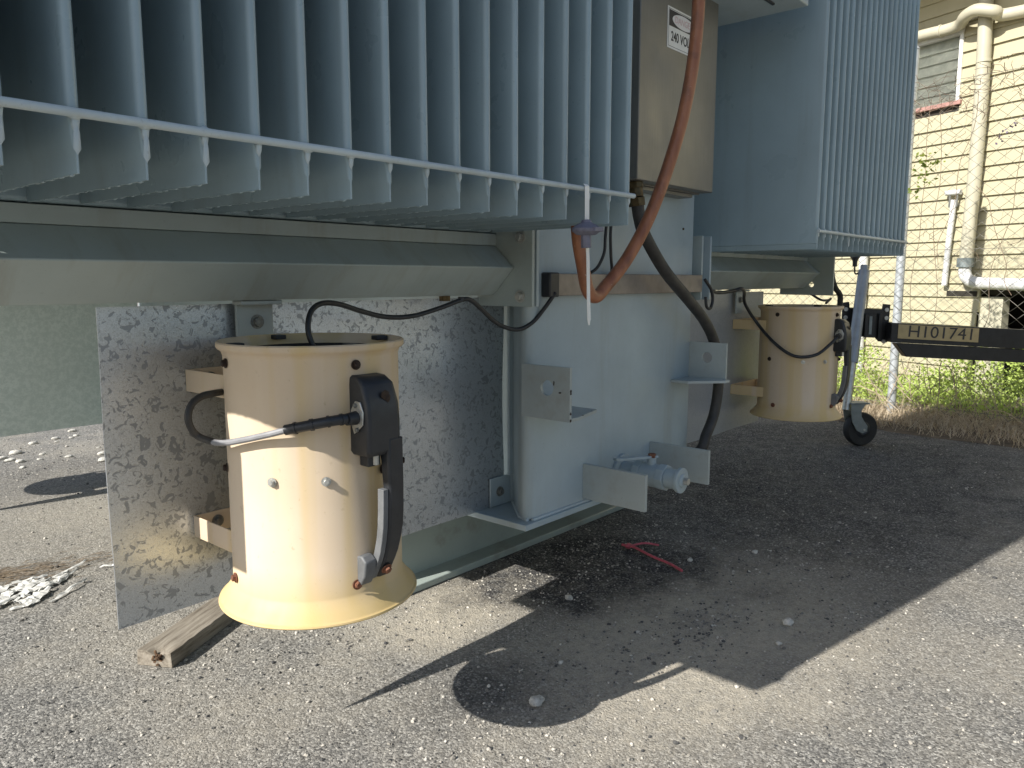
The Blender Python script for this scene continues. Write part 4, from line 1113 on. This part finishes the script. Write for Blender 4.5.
def leaf_quads(V, Fc, c, n, spread, size, q, up=.3):
    for k in range(n):
        p = c + Vector((q.gauss(0, spread[0]), q.gauss(0, spread[1]), q.gauss(0, spread[2])))
        d = Vector((q.gauss(0, 1), q.gauss(0, 1), q.gauss(0, .6) + up)).normalized(); e = d.cross(Vector((q.gauss(0, 1), q.gauss(0, 1), q.gauss(0, 1)))).normalized()
        L_ = size * q.uniform(.6, 1.4); w = L_ * q.uniform(.28, .45); b = len(V)
        V += [tuple(p), tuple(p + d * L_ * .5 + e * w), tuple(p + d * L_), tuple(p + d * L_ * .5 - e * w)]; Fc.append((b, b + 1, b + 2, b + 3))
V, Fc = [], []
for (s, z) in ((-.10, 1.83), (-.15, 1.78), (-.19, 1.74), (-.12, 1.70), (-.16, 1.66), (-.10, 1.60), (-.06, 1.72), (-.21, 1.79)):
    leaf_quads(V, Fc, FP(s, z, .06), 13, (.012, .025, .022), .026, q)
me = bpy.data.meshes.new('green_sprig'); me.from_pydata([tuple(Vector(v) - FP(-.13, 1.6)) for v in V], [], Fc); me.materials.append(M['vine_leaf'])
o = bpy.data.objects.new('green_sprig', me); o.location = FP(-.13, 1.6); COL.objects.link(o); tag(o, 'small green leafy sprig on the wire fence beside the far radiator', 'plant')
V, Fc = [], []
for (s, z) in ((-.60, 1.90), (-.63, 1.93), (-.66, 1.96), (-.57, 1.88)): leaf_quads(V, Fc, FP(s, z, .06), 9, (.012, .022, .012), .018, q)
me = bpy.data.meshes.new('purple_sprig'); me.from_pydata([tuple(Vector(v) - FP(-.6, 1.88)) for v in V], [], Fc); me.materials.append(leafmat('purple_leaf', (.12, .10, .15), (.20, .16, .24)))
o = bpy.data.objects.new('purple_sprig', me); o.location = FP(-.6, 1.88); COL.objects.link(o); tag(o, 'small purple grey sprig caught in the wire fence near the downpipe', 'plant')

# verge: soil, dry grass, green weeds
so = MB(); vs = []; fs = []
n_ = 60
for i in range(n_ + 1):
    s = -7 + 14 * i / n_
    e = -.46 + .14 * mnoise.noise(Vector((s * 1.3, 0, 0))) + .04 * mnoise.noise(Vector((s * 5, 1, 0)))
    p0 = F0 + fu * s + fn * -e; 
    row = [(p0, .0015), (p0 - fn * .16, .016), (F0 + fu * s, .04), (W(s * .98 - .5, 0, .0), .05)]
    for p, z_ in row: vs.append((p.x, p.y, z_ + .008 * mnoise.noise(Vector((p.x * 3, p.y * 3, 0)))))
for i in range(n_):
    for j in range(3):
        a = i * 4 + j; fs.append((a, a + 1, a + 5, a + 4))
so.add(vs, fs).build('verge', M['soil'], None, kind='structure')
def blades(name, n, gen, mat, label, cat):
    V, Fc = [], []
    for k in range(n):
        r_ = gen()
        if r_ is None: continue
        p, L_, w, lean, a = r_
        d = Vector((cos(a), sin(a), 0)); e = Vector((-sin(a), cos(a), 0)) * w
        m = p + d * (L_ * lean * .45) + Vector((0, 0, L_ * .6)); t = p + d * L_ * lean + Vector((0, 0, L_ * (1 - .45 * lean)))
        b = len(V); V += [tuple(p - e), tuple(p + e), tuple(m + e * .8), tuple(m - e * .8), tuple(t)]; Fc += [(b, b + 1, b + 2, b + 3), (b + 3, b + 2, b + 4)]
    me = bpy.data.meshes.new(name); me.from_pydata(V, [], Fc); me.materials.append(mat)
    o = bpy.data.objects.new(name, me); COL.objects.link(o); return tag(o, label, cat, None, 'stuff')
q = random.Random(21)
def gdry():
    s = q.uniform(-3.2, 4.5); o = .02 + abs(q.gauss(0, .22)) + .12 * mnoise.noise(Vector((s * 2.3, 0, 7))) if q.random() < .85 else -q.random() * .3
    if q.random() < .35: o = -q.random() * .45
    if o > .60: return None
    p = F0 + fu * s + fn * o; p.z = .02
    return p, q.uniform(.03, .12), q.uniform(.0010, .0030), q.uniform(.5, 1.7), q.uniform(0, 2 * pi)
blades('dry_grass', 26000, gdry, M['drygrass'], 'matted dry brown grass along the edge of the asphalt below the fence', 'dry grass')
def ggreen():
    s = q.uniform(-3.6, 4.5); o = -.18 - (q.random() ** .9) * 1.2
    h = .08 + .18 * max(0, mnoise.noise(Vector((s * 1.7, o * 2, 4))) + .45)
    p = F0 + fu * s + fn * o; p.z = .03
    return p, h * q.uniform(.5, 1.1), q.uniform(.0015, .003), q.uniform(.15, .9), q.uniform(0, 2 * pi)
blades('green_grass', 6000, ggreen, M['leaf'], 'sunlit green grass growing between fence and house wall', 'grass')
V, Fc = [], []
for k in range(2600):
    s = q.uniform(-3.4, 4.4); o = -.15 - (q.random() ** .85) * 1.15
    hh = .12 + .42 * max(0, mnoise.noise(Vector((s * 1.7, o * 2, 4))) + .42) + (.12 if -.9 < s < -.35 else 0)
    c = F0 + fu * s + fn * o + Vector((0, 0, .03 + hh * q.random() ** .7))
    leaf_quads(V, Fc, c, 11, (.03, .03, .022), .024, q, .5)
me = bpy.data.meshes.new('leafy_weeds'); me.from_pydata(V, [], Fc); me.materials.append(M['leaf'])
o = bpy.data.objects.new('leafy_weeds', me); COL.objects.link(o); tag(o, 'bright leafy green weeds massed along the foot of the wire fence', 'weeds', None, 'stuff')
vm = MB()
for k in range(46):
    s = q.uniform(-1.0, .2); pts = [FP(s, .03, q.uniform(-.2, .12))]; a = q.uniform(.2, pi - .2); z = .03; oo = q.uniform(-.15, .12)
    for j in range(6):
        a += q.gauss(0, .35); z += sin(a) * .07; s += cos(a) * .06; pts.append(FP(s, max(.03, z), oo))
    vm.tube(pts, q.uniform(.0015, .0035), 4, False)
tag(vm.build('dead_stems', M['drygrass'], None, smooth=False, at=FP(-.4, 0)), 'tangle of pale dead stems rising out of the green weeds', 'plant', None, 'stuff')
